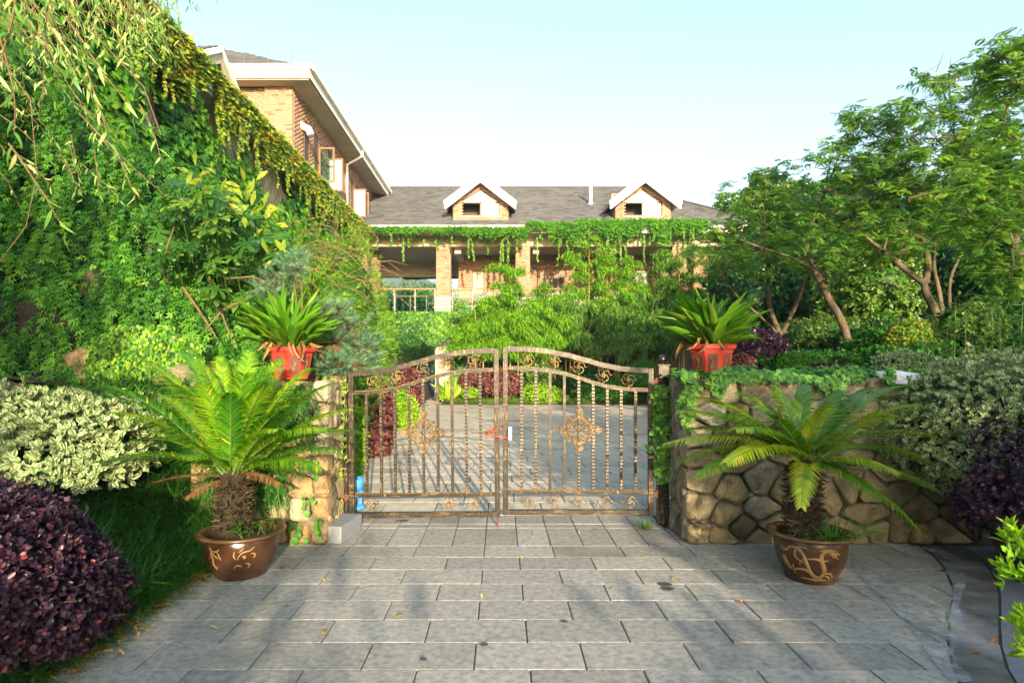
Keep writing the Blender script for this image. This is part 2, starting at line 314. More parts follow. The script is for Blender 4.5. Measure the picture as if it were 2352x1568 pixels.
T['lance'] = (np.array([(0, 0, 0), (-.5, .3, .03), (.5, .3, .03), (-.35, .7, -.08), (.35, .7, -.08), (0, 1, -.25)]), np.array([(0, 2, 1), (1, 2, 4), (1, 4, 3), (3, 4, 5)]))
iv = [(0, 0), (.42, -.05), (.55, .30), (.32, .48), (.22, .62), (0, 1), (-.22, .62), (-.32, .48), (-.55, .30), (-.42, -.05)]
T['ivy'] = (np.array([(0, .35, .08)] + [(x, y, -.04) for x, y in iv]), np.array([(0, i + 1, (i + 1) % 10 + 1) for i in range(10)]))
def palm_leaf(nl=7, wd=.13):
    V = []; Fs = []
    for i in range(nl):
        a = (i - (nl - 1) / 2) * math.pi * 1.5 / (nl - 1) / 1.0; L = 1 - .35 * abs(i - (nl - 1) / 2) / ((nl - 1) / 2)
        dx, dy = math.sin(a), math.cos(a); o = len(V)
        for t, ww, z in ((0, .02, 0), (.5, wd, .05), (.75, wd * .9, .0), (1, 0, -.12)):
            for s_ in (-1, 1): V.append((dx * t * L - dy * s_ * ww * .5 * 2 * L, dy * t * L + dx * s_ * ww * L + .0, z))
        for q in range(3): a_ = o + q * 2; Fs += [(a_, a_ + 1, a_ + 3), (a_, a_ + 3, a_ + 2)]
    return (np.array(V), np.array(Fs))
T['palmate'] = palm_leaf()
def feather(pairs=9, lw=.055, ll=.5, droop=-.25):
    V = []; Fs = []
    for i in range(pairs):
        t = .15 + .85 * i / (pairs - 1); L = ll * math.sin(math.pi * (.18 + .72 * i / (pairs - 1)))
        for s_ in (-1, 1):
            o = len(V); z = droop * t * t
            V += [(0, t - lw * .5, z), (s_ * L * .55, t + .02 - lw, z + .02), (s_ * L, t + .07, z - .06), (s_ * L * .5, t + lw + .04, z + .02)]
            Fs += [(o, o + 1, o + 2), (o, o + 2, o + 3)] if s_ > 0 else [(o, o + 2, o + 1), (o, o + 3, o + 2)]
    return (np.array(V), np.array(Fs))
T['feather'] = feather()
T['trifol'] = (np.array([(0, .1, 0), (-.16, .55, .05), (0, 1, -.1), (.16, .55, .05), (0, .1, 0), (-.42, .2, .03), (-.62, .62, -.06), (-.25, .45, .03), (0, .1, 0), (.42, .2, .03), (.62, .62, -.06), (.25, .45, .03)]),
               np.array([(0, 3, 2), (0, 2, 1), (4, 7, 6), (4, 6, 5), (8, 9, 10), (8, 10, 11)]))
def needles():
    V = []; Fs = []
    for i in range(14):
        a = i * 2.4; t = .1 + .05 * (i % 4); rr = .55 + .2 * math.sin(i * 1.7); o = len(V); dx, dz = math.cos(a), math.sin(a)
        V += [(dx * .02 - dz * .018, t, dz * .02 + dx * .018), (dx * .02 + dz * .018, t, dz * .02 - dx * .018), (dx * rr, t + .75, dz * rr)]; Fs += [(o, o + 1, o + 2)]
    return (np.array(V), np.array(Fs))
T['needles'] = needles()

def scatter(name, tpl, P, D, N, L, W, mat, parent=None, rnd=None, kind=None):
    V0, F0 = T[tpl]; P = np.asarray(P, float); n = len(P)
    if n == 0: return None
    D = nrm(np.asarray(D, float)); N = np.asarray(N, float)
    S = nrm(np.cross(D, N)); N = np.cross(S, D)
    L = np.broadcast_to(np.asarray(L, float), (n,)); W = np.broadcast_to(np.asarray(W, float), (n,))
    V = P[:, None, :] + S[:, None, :] * (V0[None, :, 0] * W[:, None])[..., None] + D[:, None, :] * (V0[None, :, 1] * L[:, None])[..., None] + N[:, None, :] * (V0[None, :, 2] * L[:, None])[..., None]
    k = len(V0); Fs = F0[None] + (np.arange(n) * k)[:, None, None]
    if rnd is None: rnd = RS.rand(n)
    sx = V0[:, 0].max() or 1
    uv = np.stack([np.clip(V0[:, 0] / (2 * sx) + .5, 0, 1), V0[:, 1]], -1)
    return npmesh(name, V.reshape(-1, 3), Fs.reshape(-1, 3), mat, parent, np.repeat(rnd, k), np.tile(uv, (n, 1)), kind=kind)
def rdir(n): return nrm(RS.normal(size=(n, 3)))
def lump(D, seed, amp=.15):
    r = np.random.RandomState(seed); out = np.zeros(len(D))
    for _ in range(6):
        k = r.normal(size=3) * 3.2; out += np.sin(D @ k + r.rand() * 6)
    return 1 + amp * out / 2.2
_seed = [100]
def sd_():
    _seed[0] += 1; return _seed[0]
def shrub(name, label, cat, c, rad, mat, n, L, W, tpl='oval', group=None, cmat=None, z0=0, whorl=5, up=.25, amp=.12, core=.78, bias=0., stems=5, low=-.75, twig='twig', shell=.28, strays=0):
    """c = centre of the crown, rad = radii; leaves set in small whorls over a lumpy shell"""
    root = empty(name, (c[0], c[1], z0), label, cat, group); sd = sd_(); c = np.array(c, float); rad = np.array(rad, float)
    m = max(1, n // whorl); D = rdir(int(m * 1.5)); D = D[D[:, 2] > low][:m]; m = len(D)
    rr = lump(D, sd, amp) * (1 - shell * RS.rand(m) ** 2 + .04 * RS.normal(size=m))
    P = c + D * rad * rr[:, None]
    P = np.repeat(P, whorl, 0); Dn = nrm(np.repeat(D, whorl, 0) / rad)
    rd = nrm(Dn + rdir(len(P)) * .95 + np.array([0, 0, up])); cl = np.repeat(RS.rand(m), whorl)
    if strays:
        ds = rdir(strays * 2); ds = ds[ds[:, 2] > -.3][:strays]; base_ = c + ds * rad * (lump(ds, sd, amp) * .96)[:, None]; dv = nrm(ds + .35 * rdir(len(ds)) + np.array([0, 0, .35])); ln = L * (1.5 + 2.5 * RS.rand(len(ds)))
        sm_ = MB()
        for b_, d_, l_ in zip(base_, dv, ln): sm_.tube([b_ - d_ * L, b_ + d_ * l_], .0022, 3, cap=False)
        sm_.build('shoots', M[twig], root, kind='stuff')
        eP = (base_[:, None, :] + dv[:, None, :] * (ln[:, None] * np.linspace(.1, 1, 7))[..., None]).reshape(-1, 3); eD = nrm(np.repeat(dv, 7, 0) * .7 + rdir(len(eP)))
        P = np.concatenate([P, eP]); rd = np.concatenate([rd, eD]); Dn = np.concatenate([Dn, np.repeat(dv, 7, 0)]); cl = np.concatenate([cl, RS.rand(len(eP))])
    P = P + rd * L * .1
    nn = nrm(Dn + rdir(len(P)) * .35 + np.array([0, 0, .3]))
    rn = np.clip(cl * .55 + RS.rand(len(P)) * .45 + bias, 0, 1)
    scatter('foliage', tpl, P, rd, nn, L * (.7 + .6 * RS.rand(len(P))), W * (.75 + .5 * RS.rand(len(P))), mat, root, rn)
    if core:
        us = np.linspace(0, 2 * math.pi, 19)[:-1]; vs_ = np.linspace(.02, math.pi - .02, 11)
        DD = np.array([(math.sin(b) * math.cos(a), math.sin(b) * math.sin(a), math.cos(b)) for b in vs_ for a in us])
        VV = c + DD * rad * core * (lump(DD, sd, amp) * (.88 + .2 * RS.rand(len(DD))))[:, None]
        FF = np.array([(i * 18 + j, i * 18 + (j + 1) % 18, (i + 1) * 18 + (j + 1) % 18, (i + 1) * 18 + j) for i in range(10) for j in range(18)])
        npmesh('dark_inner_foliage', VV, FF, M['l_ever'] if mat is M['l_varieg'] else mat, root, np.zeros(len(VV)))
    mb = MB()
    for i in range(stems):
        a = random.uniform(0, 6.28); e = c + np.array([math.cos(a) * rad[0] * .5, math.sin(a) * rad[1] * .5, rad[2] * random.uniform(-.2, .4)])
        b0 = np.array([c[0] + .08 * math.cos(a), c[1] + .08 * math.sin(a), z0]); q = (b0 + e) / 2 + np.array([0, 0, -.05])
        mb.tube([b0, q, e], [.018 * min(1.5, rad[0] + .1), .014 * min(1.5, rad[0] + .1), .004], 5)
    if stems: mb.build('stems', M[twig], root)
    return root

# ------------------------------------------------------------------ ground
def hz(X, Y):
    """height of the planted banks left and right of the paving"""
    z = -0.03
    le = -2.42 if Y < 5.6 else (-1.75 if Y < 6.2 else (-2.6 - .045 * max(0, Y - 9)))
    if Y < 5.6 or Y > 6.2:
        if X < le:
            t = (le - X) * (.35 if Y < 5.6 else .62) + max(0, min(Y - 4.5, 1.2)) * .5 * min(1, (le - X) * 1.5)
            z = min(t * 1.1, 1.5 + .35 * t) if Y < 34 else -.05
    elif X < -1.8: z = 1.30 + min(.3, (-1.8 - X) * .05)
    if Y > 34 and X < 0: z = -.05 - .25 * min(1, (Y - 34) / 30)
    ri = 1.95 + max(0, Y - 6) * .42
    if Y > 5.75 and X > ri: z = min(1.40, .9 * (X - ri) * 3) + .03 * (X - ri) + max(0, X - 6) * .08
    if Y > 5.75 and X > ri and Y > 22: z *= max(0, 1 - (Y - 22) / 3)
    return z
def heightfield(name, x0, x1, nx, y0, y1, ny, f, mat):
    xs = np.linspace(x0, x1, nx); ys = np.linspace(y0, y1, ny)
    V = np.array([(x, y, f(x, y)) for y in ys for x in xs]); F_ = np.array([(j * nx + i, j * nx + i + 1, (j + 1) * nx + i + 1, (j + 1) * nx + i) for j in range(ny - 1) for i in range(nx - 1)])
    o = npmesh(name, V, F_, mat, smooth=True); tag(o, kind='structure'); return o
g = MB(); g.add([(-1400, -300, -.5), (1400, -300, -.5), (1400, 1500, -.5), (-1400, 1500, -.5)], [(0, 1, 2, 3)]); tag(g.build('ground', M['lawn']), kind='structure')
jn = lambda x, y: (math.sin(x * 3.1 + y * 1.7) + math.sin(x * 1.3 - y * 2.9)) * .03
heightfield('planting_bank_left', -9, -1.9, 60, 1.0, 5.58, 46, lambda x, y: hz(x, y) + (jn(x, y) if x < -2.6 else 0), M['soil'])
heightfield('planting_bank_garden', -9, -1.62, 50, 5.60, 34, 120, lambda x, y: hz(x, y) + (jn(x, y) if x < -2.9 else -.01), M['soil'])
heightfield('planting_bank_right', 1.75, 30, 90, 5.8, 30, 80, lambda x, y: hz(x, y) + (jn(x, y) if hz(x, y) > .2 else -.02), M['soil'])

def paver_mesh(name, w_, d_, h_, mat, b=.006):
    mb = MB(); x, y = w_ / 2, d_ / 2
    V = [(-x, -y, -h_), (x, -y, -h_), (x, y, -h_), (-x, y, -h_), (-x, -y, -b), (x, -y, -b), (x, y, -b), (-x, y, -b), (-x + b, -y + b, 0), (x - b, -y + b, 0), (x - b, y - b, 0), (-x + b, y - b, 0)]
    mb.add(V, [(8, 9, 10, 11)] + [(i, (i + 1) % 4, (i + 1) % 4 + 4, i + 4) for i in range(4)] + [(i + 4, (i + 1) % 4 + 4, (i + 1) % 4 + 8, i + 8) for i in range(4)])
    me = bpy.data.meshes.new(name); me.from_pydata(mb.v, [], mb.f); me.materials.append(mat); return me
pav = MB().box(-2.62, 5.2, -16, 6.40, -.16, -.008).build('pavement', M['joint']); tag(pav, kind='structure')
court = MB().box(-3.6, 7.4, 6.42, 34, -.16, -.010).build('courtyard_paving', M['joint']); tag(court, kind='structure')
def put(me, name, x, y, parent, z=0., sx=1., sy=1., rz=0.):
    o = bpy.data.objects.new(name, me); o.location = (x, y, z + random.uniform(-.0012, .0012)); o.scale = (sx, sy, 1)
    o.rotation_euler = (random.gauss(0, .0012), random.gauss(0, .0012), rz + random.gauss(0, .0015)); COL.objects.link(o); o.parent = parent; return o
pm = paver_mesh('paver', .589, .3035, .05, M['paver'], .0035); pmh = paver_mesh('paver', .285, .572, .05, M['paver'], .0035); pms = paver_mesh('paver', .285, .14, .05, M['paver'], .0035); pmg = paver_mesh('paver', .285, .318, .05, M['paver'], .0035)
def curve_x(Y): return sum(curve_0(Y + d) for d in (-.3, -.15, 0, .15, .3)) / 5
def curve_0(Y):     # inner edge of the curved kerb on the right
    pts = [(-1, 1.6), (1, 1.75), (2.2, 2.0), (3.01, 2.29), (3.43, 2.56), (3.91, 2.96), (4.38, 3.33), (4.87, 3.61), (5.3, 3.75), (6, 3.8)]
    for (a, b), (c_, d_) in zip(pts, pts[1:]):
        if a <= Y <= c_: return b + (d_ - b) * (Y - a) / (c_ - a)
    return 1.6 if Y < 0 else 3.8
stuff_p = []
Y = 5.31; k = 0
while Y > -15.5:
    off = -.142 if k % 2 == 0 else .155; yc = Y - .1545; xr = curve_x(yc) if Y > 0 else 5
    for n_ in range(-6, 10):
        x0 = off + .597 * n_; x1 = x0 + .597
        xl = -2.36
        if x1 <= xl + .05 or x0 >= xr - .06 and not (Y > 0 and x0 < max(curve_x(Y), curve_x(Y - .31)) - .05): continue
        if Y > 0: xr = max(curve_x(yc), x0 + .03) if x0 >= curve_x(yc) - .06 else curve_x(yc)
        a, b = max(x0, xl), min(x1, xr - .012)
        if b < x1 - .002 and Y > 1.2 and Y > 0:      # pavers cut along the curve
            c0, c1 = curve_x(Y - .305) - .012, curve_x(Y - .004) - .012; a4 = a + .0045; q0, q1 = max(c0, a4 + .02), max(c1, a4 + .02); PQ = [(a4, Y - .3045), (q0, Y - .3045), (q1, Y - .0045), (a4, Y - .0045)]
            MB().add([(x, y, -.05) for x, y in PQ] + [(x, y, 0) for x, y in PQ], [(4, 5, 6, 7), (0, 1, 5, 4), (1, 2, 6, 5), (2, 3, 7, 6), (3, 0, 4, 7)]).build('paver', M['paver'], pav)
        elif Y > 1.2: put(pm, 'paver', (a + b) / 2, yc, pav, 0, (b - a - .008) / .589)
        else: stuff_p.append((a + .004, b - .004, Y - .305, Y - .004))
    Y -= .309; k += 1
for n_ in range(-9, 14):
    x = -.142 + .2935 * n_ + .147
    if -2.3 < x < 3.6: put(pmh, 'paver', x, 5.60, pav)
    if -1.9 < x < 1.75: put(pms, 'paver', x, 5.967, pav); put(pmg, 'paver', x, 6.21, pav)
sm = MB()
for a, b, c_, d_ in stuff_p: sm.box(a, b, c_, d_, -.05, 0)
sm.build('paver', M['paver'], pav, kind='stuff')
# courtyard
pmc = paver_mesh('paver', .588, .592, .05, M['paver_far'], .008); cnt = 0; sm = MB()
Y = 6.72
while Y < 31:
    for n_ in range(-8, 14):
        x = -.142 + .597 * n_ + (.3 if int(Y / .6) % 2 else 0)
        xl = -2.62 - .045 * max(0, Y - 9) if Y < 25 else -3.5
        xr = 1.9 + max(0, Y - 6) * .42 if Y < 25 else -2.6
        if not (xl < x < xr): continue
        if Y > 24.7 and x > -2.6: continue
        if cnt < 175 and Y < 14: put(pmc, 'paver', x, Y, court, -.001); cnt += 1
        else: sm.box(x - .294, x + .294, Y - .296, Y + .296, -.05, random.uniform(-.003, .001))
    Y += .601
sm.build('paver', M['paver_far'], court, kind='stuff')
# curved kerb band and the slab beyond it
kb = MB(); prev = None
ys = [-1, -.4, .2, .7, 1.2, 1.65, 2.1, 2.5, 2.85, 3.15, 3.42, 3.68, 3.94, 4.2, 4.46, 4.72, 4.98, 5.15, 5.30]
kroot = MB().box(2.0, 2.01, 0, .01, -.12, -.10).build('kerb', M['kerb']); tag(kroot, kind='structure')
for a, b in zip(ys, ys[1:]):
    x0, x1 = curve_x(a), curve_x(b); wd = .27
    kb = MB(); zt = .004
    xo0, xo1 = x0 + wd * (1.0 + .15 * (a - 3)), x1 + wd * (1.0 + .15 * (b - 3))
    P = [(x0 + .006, a + .004), (xo0, a + .004), (xo1, b - .004), (x1 + .006, b - .004)]
    kb.add([(p[0], p[1], -.05) for p in P] + [(p[0], p[1], zt) for p in P], [(4, 5, 6, 7), (0, 1, 5, 4), (1, 2, 6, 5), (2, 3, 7, 6), (3, 0, 4, 7)])
    kb.build('kerb_stone', M['kerb'], kroot)
sl = MB(); P = [(curve_x(a) + .27 * (1.0 + .15 * (a - 3)) + .02, a) for a in ys] + [(6, 5.3), (6, -1)]
sl.add([(x, y, -.002) for x, y in P], [tuple(range(len(P)))[::-1]]); tag(sl.build('side_path', M['slate']), kind='structure')
# pale cement wash beside the kerb (a stain with its own shape)
cs = [((2165, 1480), (2185, 1400), (2192, 1345), (2222, 1330), (2200, 1395), (2215, 1420), (2190, 1500), (2235, 1568), (2180, 1568)),
      ((1955, 1262), (1985, 1290), (2080, 1345), (2170, 1400), (2175, 1500), (2180, 1567), (2130, 1500), (2090, 1440), (2000, 1350), (1955, 1300)),
      ((2110, 1258), (2160, 1262), (2230, 1300), (2205, 1330), (2185, 1290))]
for i, poly in enumerate(cs):
    mb = MB(); pts = [G(u, v) for u, v in poly]; mb.add([(x, y, .0075 + i * .0012) for x, y in pts], [tuple(range(len(pts)))])
    o = mb.build('cement_stain', M['wash']); tag(o, ['white cement wash spilled along the curved kerb joint', 'broad pale cement smear on paving right of the dragon pot', 'white cement patch at the far end of the curved kerb'][i], 'stain', kind='stuff')

# ------------------------------------------------------------------ stone walls
def clip(poly, a, b, c_):   # keep a*x+b*y<=c
    out = []
    for i in range(len(poly)):
        p, q = poly[i], poly[(i + 1) % len(poly)]; dp = a * p[0] + b * p[1] - c_; dq = a * q[0] + b * q[1] - c_
        if dp <= 0: out.append(p)
        if (dp < 0) != (dq < 0):
            t = dp / (dp - dq); out.append((p[0] + (q[0] - p[0]) * t, p[1] + (q[1] - p[1]) * t))
    return out
def voronoi(seeds, rect, gap, sq=1.0, drop=0.0):
    seeds = [(x * sq, y) for x, y in seeds if random.random() >= drop]; rect = (rect[0] * sq, rect[1] * sq, rect[2], rect[3])
    x0, x1, y0, y1 = rect; res = []
    for i, (sx, sy) in enumerate(seeds):
        poly = [(x0, y0), (x1, y0), (x1, y1), (x0, y1)]
        for j, (tx, ty) in enumerate(seeds):
            if i == j: continue
            dx, dy = tx - sx, ty - sy; L = math.hypot(dx, dy) or 1e-6; mx, my = (sx + tx) / 2, (sy + ty) / 2
            poly = clip(poly, dx / L, dy / L, (mx * dx + my * dy) / L - gap / 2)
            if len(poly) < 3: break
        if len(poly) >= 3: res.append((sx / sq, sy, [(a / sq, b) for a, b in poly]))
    return res
def chaikin(p, q=.22):
    out = []
    for i in range(len(p)):
        a, b = p[i], p[(i + 1) % len(p)]
        out += [(a[0] * (1 - q) + b[0] * q, a[1] * (1 - q) + b[1] * q), (a[0] * q + b[0] * (1 - q), a[1] * q + b[1] * (1 - q))]
    return out
def stone(poly, M4, parent, mi, depth=.09, back=.05):
    """poly (a,b) on the wall face, M4 maps (a,b,out) to the world"""
    p = chaikin(poly, .15)
    if len(p) > 24: p = p[::2]
    # densify
    n = len(p); cx = sum(a for a, _ in p) / n; cy = sum(b for _, b in p) / n
    p = [(a + random.gauss(0, .004), b + random.gauss(0, .004)) for a, b in p]
    rings = [(1.0, -back), (1.0, depth * .45), (.96, depth * .85), (.80, depth * random.uniform(.98, 1.05)), (.42, depth * random.uniform(.95, 1.08))]; jit = random.uniform(.004, .009)
    V = []; tilt = (random.gauss(0, .12), random.gauss(0, .12))
    for s_, z in rings:
        for a, b in p:
            A, B = cx + (a - cx) * s_, cy + (b - cy) * s_
            zz = z + (tilt[0] * (A - cx) + tilt[1] * (B - cy) + random.gauss(0, jit)) * (z > depth * .5)
            V.append(M4(A, B, zz))
    V.append(M4(cx, cy, depth * 1.05))
    Fs = [(r * n + i, r * n + (i + 1) % n, (r + 1) * n + (i + 1) % n, (r + 1) * n + i) for r in range(len(rings) - 1) for i in range(n)] + [((len(rings) - 1) * n + i, (len(rings) - 1) * n + (i + 1) % n, len(V) - 1) for i in range(n)]
    return MB().add(V, Fs).build('stone', M['stone%d' % mi], parent, smooth=random.random() < .35)
# right wall: stone centres read off the face
WY = 5.42
def wz(v): return H - (v - CY) * WY / F
def wx(u): return (u - CX) * WY / F
random.seed(23)
seeds = [(1603, 893), (1660, 900), (1720, 895), (1772, 888), (1825, 893), (1868, 885), (1905, 880), (1950, 880), (2000, 885), (2060, 900), (2115, 925), (2165, 890), (2205, 885),
         (1598, 940), (1640, 950), (1690, 955), (1750, 950), (1815, 960), (1870, 950), (1930, 945), (1985, 960), (2050, 945), (2130, 955), (2175, 945),
         (1600, 1000), (1655, 1010), (1720, 1015), (1790, 1010), (1860, 1010), (1925, 1005), (1965, 1000), (2020, 1000), (2080, 1005), (2140, 990), (2180, 1010),
         (1610, 1050), (1690, 1055), (1755, 1060), (1830, 1070), (1900, 1060), (1950, 1050), (2030, 1030), (2080, 1045), (2130, 1050), (2170, 1070), (2210, 1050),
         (1615, 1095), (1680, 1120), (1740, 1100), (1800, 1125), (1885, 1130), (1945, 1110), (1990, 1120), (2040, 1080), (2060, 1130), (2120, 1110), (2160, 1125), (2210, 1120),
         (1600, 1165), (1665, 1180), (1745, 1165), (1700, 1205), (1770, 1200), (1835, 1180), (1925, 1190), (1990, 1180), (2050, 1185), (2105, 1165), (2140, 1185), (2195, 1175),
         (1600, 1225), (1650, 1235), (1745, 1232), (1820, 1225), (1880, 1235), (1950, 1230), (2010, 1215), (2060, 1215), (2110, 1225), (2150, 1215), (2205, 1225)]
wall = empty('stone_wall', (3, WY, 0), 'long rubble stone wall behind the dragon pot, right of the gate', 'stone wall')
XL = wx(1572) ; XR = 4.35; ZT = 1.49
MB().box(XL + .03, XR, WY, WY + .5, -.05, ZT - .03).build('mortar', M['mortar'], wall)
for i, (a, b, poly) in enumerate(voronoi([(wx(u), wz(v)) for u, v in seeds], (XL, XR, 0.0, ZT), .020, .80, .20)):
    if b < ZT - .2: pass
    mi = random.choice([0, 1, 3, 4, 1]) if b < .9 else random.choice([0, 2, 5, 3, 0])  # upper stones take lighter, warmer tones: sunlight put into their colour
    stone(poly, lambda A, B, z: (A, WY - z, B), wall, mi, depth=random.uniform(.05, .085))
se = [(random.uniform(.02, .5), .08 + .155 * j + random.uniform(-.03, .03)) for j in range(10) for _ in (0, 1)]
for a, b, poly in voronoi(se, (.02, .52, 0, ZT), .02):
    stone(poly, lambda A, B, z: (XL + .03 - z * .6, WY + A, B), wall, random.choice([1, 3, 4]), depth=.05)
# flat cap stones on the top
for i in range(14):
    x0 = XL + i * .195; stone([(x0, .05), (x0 + .17, .03), (x0 + .18, .42), (x0 + .02, .45)], lambda A, B, z: (A, WY + B, ZT - .04 + z), wall, random.choice([0, 3, 5]), depth=.035)
# left wall
wl_ = empty('stone_wall', (-2.6, WY, 0), 'ochre sunlit rubble wall behind the left cycad pot', 'stone wall')
MB().box(-2.75, -1.58, WY, WY + .5, -.05, 1.44).build('mortar', M['mortar'], wl_)
sl_ = [(700, 1115), (748, 1110), (690, 1170), (745, 1165), (690, 1222), (745, 1215), (745, 1060), (700, 1062), (640, 1100), (640, 1170), (640, 1225), (590, 1120), (580, 1200), (745, 1005), (700, 1000), (650, 1040), (745, 950), (700, 940), (650, 970), (600, 1000), (600, 1060), (745, 900), (690, 890), (640, 900), (590, 930), (540, 960), (540, 1040), (530, 1120), (520, 1200), (480, 1000), (470, 1100), (460, 1190), (540, 890), (480, 920), (420, 900), (400, 980), (390, 1080), (380, 1180)]
for i, (a, b, poly) in enumerate(voronoi([(wx(u), wz(v)) for u, v in sl_], (-2.78, -1.55, 0, 1.46), .020, .9, 0)):
    stone(poly, lambda A, B, z: (A, WY - z, B), wl_, random.choice([0, 2, 5, 2]), depth=random.uniform(.05, .09))
for a, b, poly in voronoi([(random.uniform(.02, .5), .08 + .17 * j) for j in range(9) for _ in (0, 1)], (.02, .5, 0, 1.46), .02):
    stone(poly, lambda A, B, z: (-1.58 + z * .6, WY + A, B), wl_, random.choice([0, 2, 4]), depth=.05)
# granite block at its foot
o = MB(); gx, gy = G(770, 1250)
o.box(-.10, .10, -.24, .24, 0, .155); o = o.build('granite_block', M['granite']); o.location = (-1.49, 5.60, .004); o.rotation_euler = (0, 0, R(-9))
bm_ = o.modifiers.new('b', 'BEVEL'); bm_.width = .006; bm_.segments = 2
tag(o, 'loose blue grey granite block lying at the foot of the left wall', 'stone block')

# ------------------------------------------------------------------ gate
GY = 5.96; S = GY / F
def gx_(x): return (1119.7 + x * .29296 - CX) * S
def gz_(y): return H - (775.2 + y * .29296 - CY) * S
def interp(pts, x):
    for (a, b), (c_, d_) in zip(pts, pts[1:]):
        if a <= x <= c_:
            t = (x - a) / (c_ - a); t = t * t * (3 - 2 * t) * .35 + t * .65; return b + (d_ - b) * t
    return pts[-1][1] if x > pts[-1][0] else pts[0][1]
TOP = [(120, 68), (300, 70), (450, 85), (620, 116), (760, 154), (900, 195), (1050, 225), (1180, 236), (1300, 239)]
ARC = [(120, 225), (300, 227), (450, 241), (600, 269), (720, 304), (840, 344), (950, 373), (1100, 392), (1300, 399)]
def strip(mb, pts, th, dx0, dx1, x0, x1, n=28, dep=.022):
    V = []
    for i in range(n + 1):
        x = x0 + (x1 - x0) * i / n; z = gz_(interp(pts, x)); X = gx_(x)
        V += [(X, -dep, z), (X, dep, z), (X, dep, z - th), (X, -dep, z - th)]
    Fs = [(i * 4 + j, i * 4 + (j + 1) % 4, (i + 1) * 4 + (j + 1) % 4, (i + 1) * 4 + j) for i in range(n) for j in range(4)] + [(3, 2, 1, 0), (n * 4, n * 4 + 1, n * 4 + 2, n * 4 + 3)]
    mb.add(V, Fs)
def scroll(mb, cx, cz, r, sgn=1, half=False):
    for q in range(4):
        if half and q in (1, 2): continue
        a0 = q * math.pi / 2 + .35
        pts = []
        for i in range(11):
            t = i / 10; a = a0 + sgn * t * 2.0; rad = r * (.30 + .70 * min(1, t * 1.9)) if t < .55 else r
            pts.append((cx + rad * math.cos(a), 0, cz + rad * math.sin(a)))
        a = a0 + sgn * 2.0; pts.append((cx + 1.22 * r * math.cos(a - .12 * sgn), 0, cz + 1.22 * r * math.sin(a - .12 * sgn)))
        mb.tube(pts, .0045, 5)
        mb.ball(pts[-1], .0075, 6, 4)
    for q in range(5):
        a = q * 1.257; mb.ball((cx + .016 * math.cos(a), -.006, cz + .016 * math.sin(a)), .011, 6, 4)
    mb.ball((cx, -.014, cz), .009, 6, 4)
def fan(mb, c, d, r):
    px, pz = -d[1], d[0]
    def P_(a, b, y=-.012): return (c[0] + d[0] * a + px * b, y, c[1] + d[1] * a + pz * b)
    for k_ in (-2, -1, 0, 1, 2):
        a = k_ * .45; L = r * (1.0 if k_ == 0 else .85 - .08 * abs(k_))
        tip = (math.cos(a) * L, math.sin(a) * L); w1 = .016
        loop = [P_(0, 0)] + [P_(tip[0] * t - math.sin(a) * w1 * s_, tip[1] * t + math.cos(a) * w1 * s_) for t, s_ in ((.5, .6), (.85, 1), (1.0, .0), (.85, -1), (.5, -.6))] + [P_(0, 0)]
        mb.tube(loop, .0042, 5)
    for s_ in (-1, 1):
        mb.tube([P_(-.06 + .0 + .03 * math.cos(t), s_ * (.028 + .022 * math.sin(t))) for t in [i * .6 for i in range(-1, 9)]], .0045, 5)
        mb.tube([P_(-.025 + .018 * math.cos(t), s_ * (.022 + .014 * math.sin(t))) for t in [i * .7 for i in range(-1, 8)]], .004, 5)
    mb.ball(P_(0, 0), .012, 8, 5); mb.ball(P_(r * 1.08, 0), .007, 6, 4)
